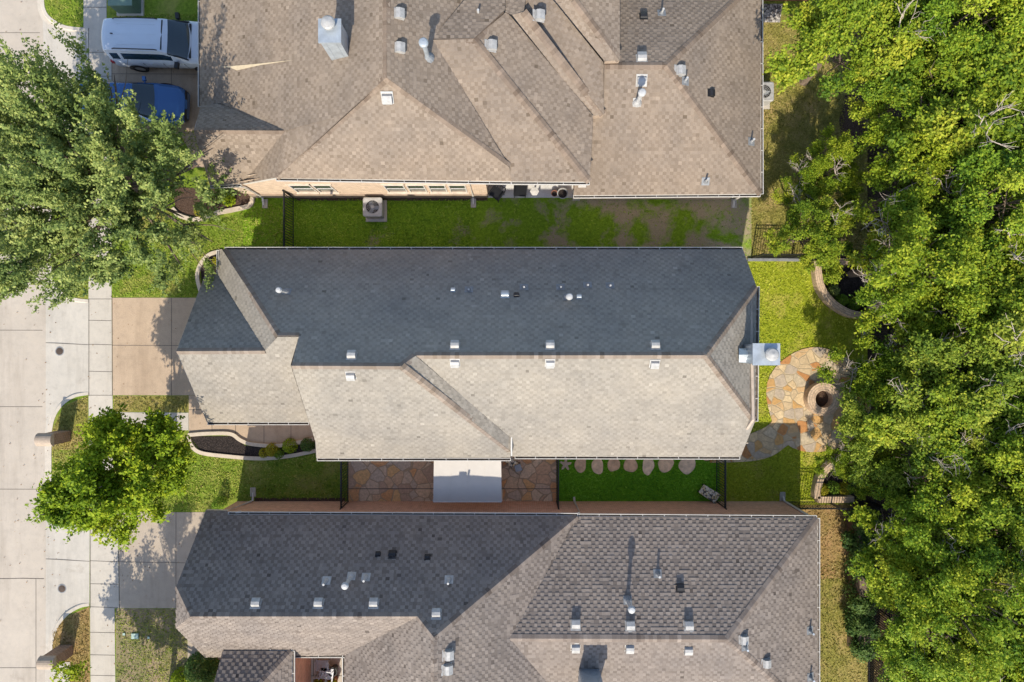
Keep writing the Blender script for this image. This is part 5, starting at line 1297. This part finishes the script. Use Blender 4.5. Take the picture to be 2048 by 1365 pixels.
m = MB(); m.box((A.x, (A.y + B_.y)/2, .6), (.5, abs(A.y - B_.y), 1.2)); m.build('stems', M['bark'], t)
def grass(pts, dens, mat, seed, skip=(), label=None):
    rng = np.random.default_rng(seed); q = [P(*p) for p in pts]; hl = [[P(*p) for p in h] for h in skip]
    x0, x1 = min(p.x for p in q), max(p.x for p in q); y0, y1 = min(p.y for p in q), max(p.y for p in q); n = int((x1-x0)*(y1-y0)*dens)
    pt = np.stack([rng.uniform(x0, x1, n), rng.uniform(y0, y1, n)], 1)
    def mask(poly):
        m = np.zeros(len(pt), bool); j = len(poly) - 1
        for i in range(len(poly)):
            a, b = poly[i], poly[j]; k = (a.y > pt[:, 1]) != (b.y > pt[:, 1])
            with np.errstate(divide='ignore', invalid='ignore'): k &= pt[:, 0] < (b.x - a.x)*(pt[:, 1] - a.y)/(b.y - a.y) + a.x
            m ^= k; j = i
        return m
    keep = mask(q)
    for h in hl: keep &= ~mask(h)
    pt = pt[keep]; n = len(pt); ph = rng.uniform(0, 6.28, 12)
    low = sum(np.sin(pt[:, 0]*f*np.cos(a) + pt[:, 1]*f*np.sin(a) + p)/f**.5 for f, a, p in zip((1.1, 2.3, 3.7, 5.9, 8.3, 11.7), ph[:6], ph[6:]))
    c = np.concatenate([pt, rng.uniform(.02, .05, (n, 1))], 1); L = rng.uniform(.06, .15, n); tone = .5 + .13*low + rng.normal(0, .24, n)
    me = leaf_mesh('grass', c, rng.normal(0, .6, (n, 3)) + np.array([0, -.2, .8]), rng.normal(0, 1, (n, 3)), L, L*.32, tone, M[mat]); o = bpy.data.objects.new('grass', me); COL.objects.link(o); o['kind'] = 'stuff'
M['t_front'] = leaf_mat('front_blades', (.07,.13,.012), (.215,.295,.03), (.48,.46,.12), .25); M['t_yard'] = leaf_mat('yard_blades', (.10,.22,.014), (.27,.44,.03), (.48,.58,.09), .25)
M['t_lime'] = leaf_mat('lime_blades', (.16,.23,.01), (.37,.44,.03), (.60,.60,.10), .25); M['t_dry'] = leaf_mat('straw_blades', (.14,.10,.03), (.34,.25,.09), (.52,.40,.19), .25)
M['t_olive'] = leaf_mat('olive_blades', (.10,.10,.02), (.28,.26,.06), (.48,.42,.15), .25); M['t_turf'] = leaf_mat('turf_blades', (.05,.2,.01), (.15,.40,.02), (.3,.58,.06), .2)
grass([(226,262), (402,262), (402,330), (440,440), (585,398), (585,530), (440,530), (400,594), (226,594)], 260, 't_front', 1, [[(340,330), (402,300), (510,370), (508,402), (395,442), (350,425)], [(396,590), (396,530), (420,506), (470,500), (470,600)]])
grass([(585,400), (960,400), (930,525), (585,525)], 300, 't_yard', 2); grass([(925,400), (1503,400), (1503,530), (925,530)], 45, 't_yard', 3); pass
grass([(1503,50), (1735,50), (1735,515), (1503,515)], 260, 't_olive', 4, [[(1690,190), (1735,190), (1735,290), (1685,290)]])
grass([(1445,525), (1725,525), (1725,1000), (1445,1000)], 280, 't_lime', 5, [circ, pth, [(1622,520), (1745,520), (1745,640), (1700,635), (1660,618), (1632,582)], [(1625,998), (1630,958), (1664,922), (1740,922), (1740,998)]])
grass([(1600,1012), (1690,1012), (1690,1160), (1600,1160)], 160, 't_dry', 6); grass([(1600,1140), (1690,1120), (1735,1310), (1735,1500), (1600,1500)], 200, 't_olive', 26); grass([(106,1265), (136,1234), (178,1216), (178,1400), (140,1400), (140,1322), (106,1322)], 260, 't_dry', 7); grass([(1745,1010), (1900,1300), (1900,1450), (1745,1450)], 60, 't_dry', 12)
grass([(230,900), (376,880), (402,912), (520,924), (632,908), (692,908), (692,998), (470,998), (400,1022), (230,1022)], 280, 't_front', 8); grass([(233,1220), (372,1220), (372,1400), (233,1400)], 200, 't_front', 9)
grass([(228,794), (375,794), (375,823), (228,823)], 260, 't_olive', 10); grass([(106,862), (128,812), (175,794), (175,1020), (135,1012), (106,980)], 240, 't_olive', 11); grass([(1118,900), (1436,900), (1438,1001), (1118,1001)], 320, 't_turf', 13, [blob(x, y, rx*1.02, ry*1.02, i + 4, st) for i, (x, y, rx, ry, st, lab) in enumerate(stones)])
grass([(92,-30), (165,-30), (165,55), (125,48), (101,33), (92,15)], 260, 't_front', 14); grass([(226,28), (400,28), (400,54), (226,54)], 240, 't_front', 15); grass([(106,320), (128,276), (175,265), (175,596), (150,594), (128,584), (106,530)], 240, 't_front', 16)
rng = np.random.default_rng(5); n = 900                         # fallen leaves on the paving under the street trees
sx = np.concatenate([rng.normal(P(190, 0).x, 3.2, n//2), rng.normal(P(210, 0).x, 2.6, n//2)]); sy = np.concatenate([rng.normal(P(0, 380).y, 4, n//2), rng.normal(P(0, 1000).y, 4, n//2)])
ok = (sx > XB - 4.5) & (sx < -14); sx, sy = sx[ok], sy[ok]; n = len(sx)
c = np.stack([sx, sy, np.where(sx > XB, .022, -.09)], 1); L = rng.uniform(.04, .09, n)
me = leaf_mesh('fallen_leaves', c, rng.normal(0, .2, (n, 3)) + np.array([0, 0, 1.]), rng.normal(0, 1, (n, 3)), L, L*.6, rng.random(n), M['leaf_brown']); o = bpy.data.objects.new('fallen_leaves', me); COL.objects.link(o); o['kind'] = 'stuff'
# timber fence at the very top, beside the wood
p = P(1565, 6); t = thing('timber_fence', P(1530, 2), 'red-brown timber fence at top edge beside wood', 'fence')
m = MB()
for k in range(16): q = P(1528 + k*6.3, 2); m.box((q.x, q.y, .9), (.14, .025, 1.8))
m.build('boards', M['wood'], t)
m = MB(); a, b = P(1526, -1), P(1628, -1)
for z in (.4, 1.4): m.bar(a + Vector((0,0,z)), b + Vector((0,0,z)), .05, .09)
m.build('rail', M['wood'], t)
flat('gravel_strip', [(1528,8), (1565,8), (1560,45), (1528,45)], .012, 'pebble')
for o in bpy.data.objects:
    if '_o' in o: del o['_o']
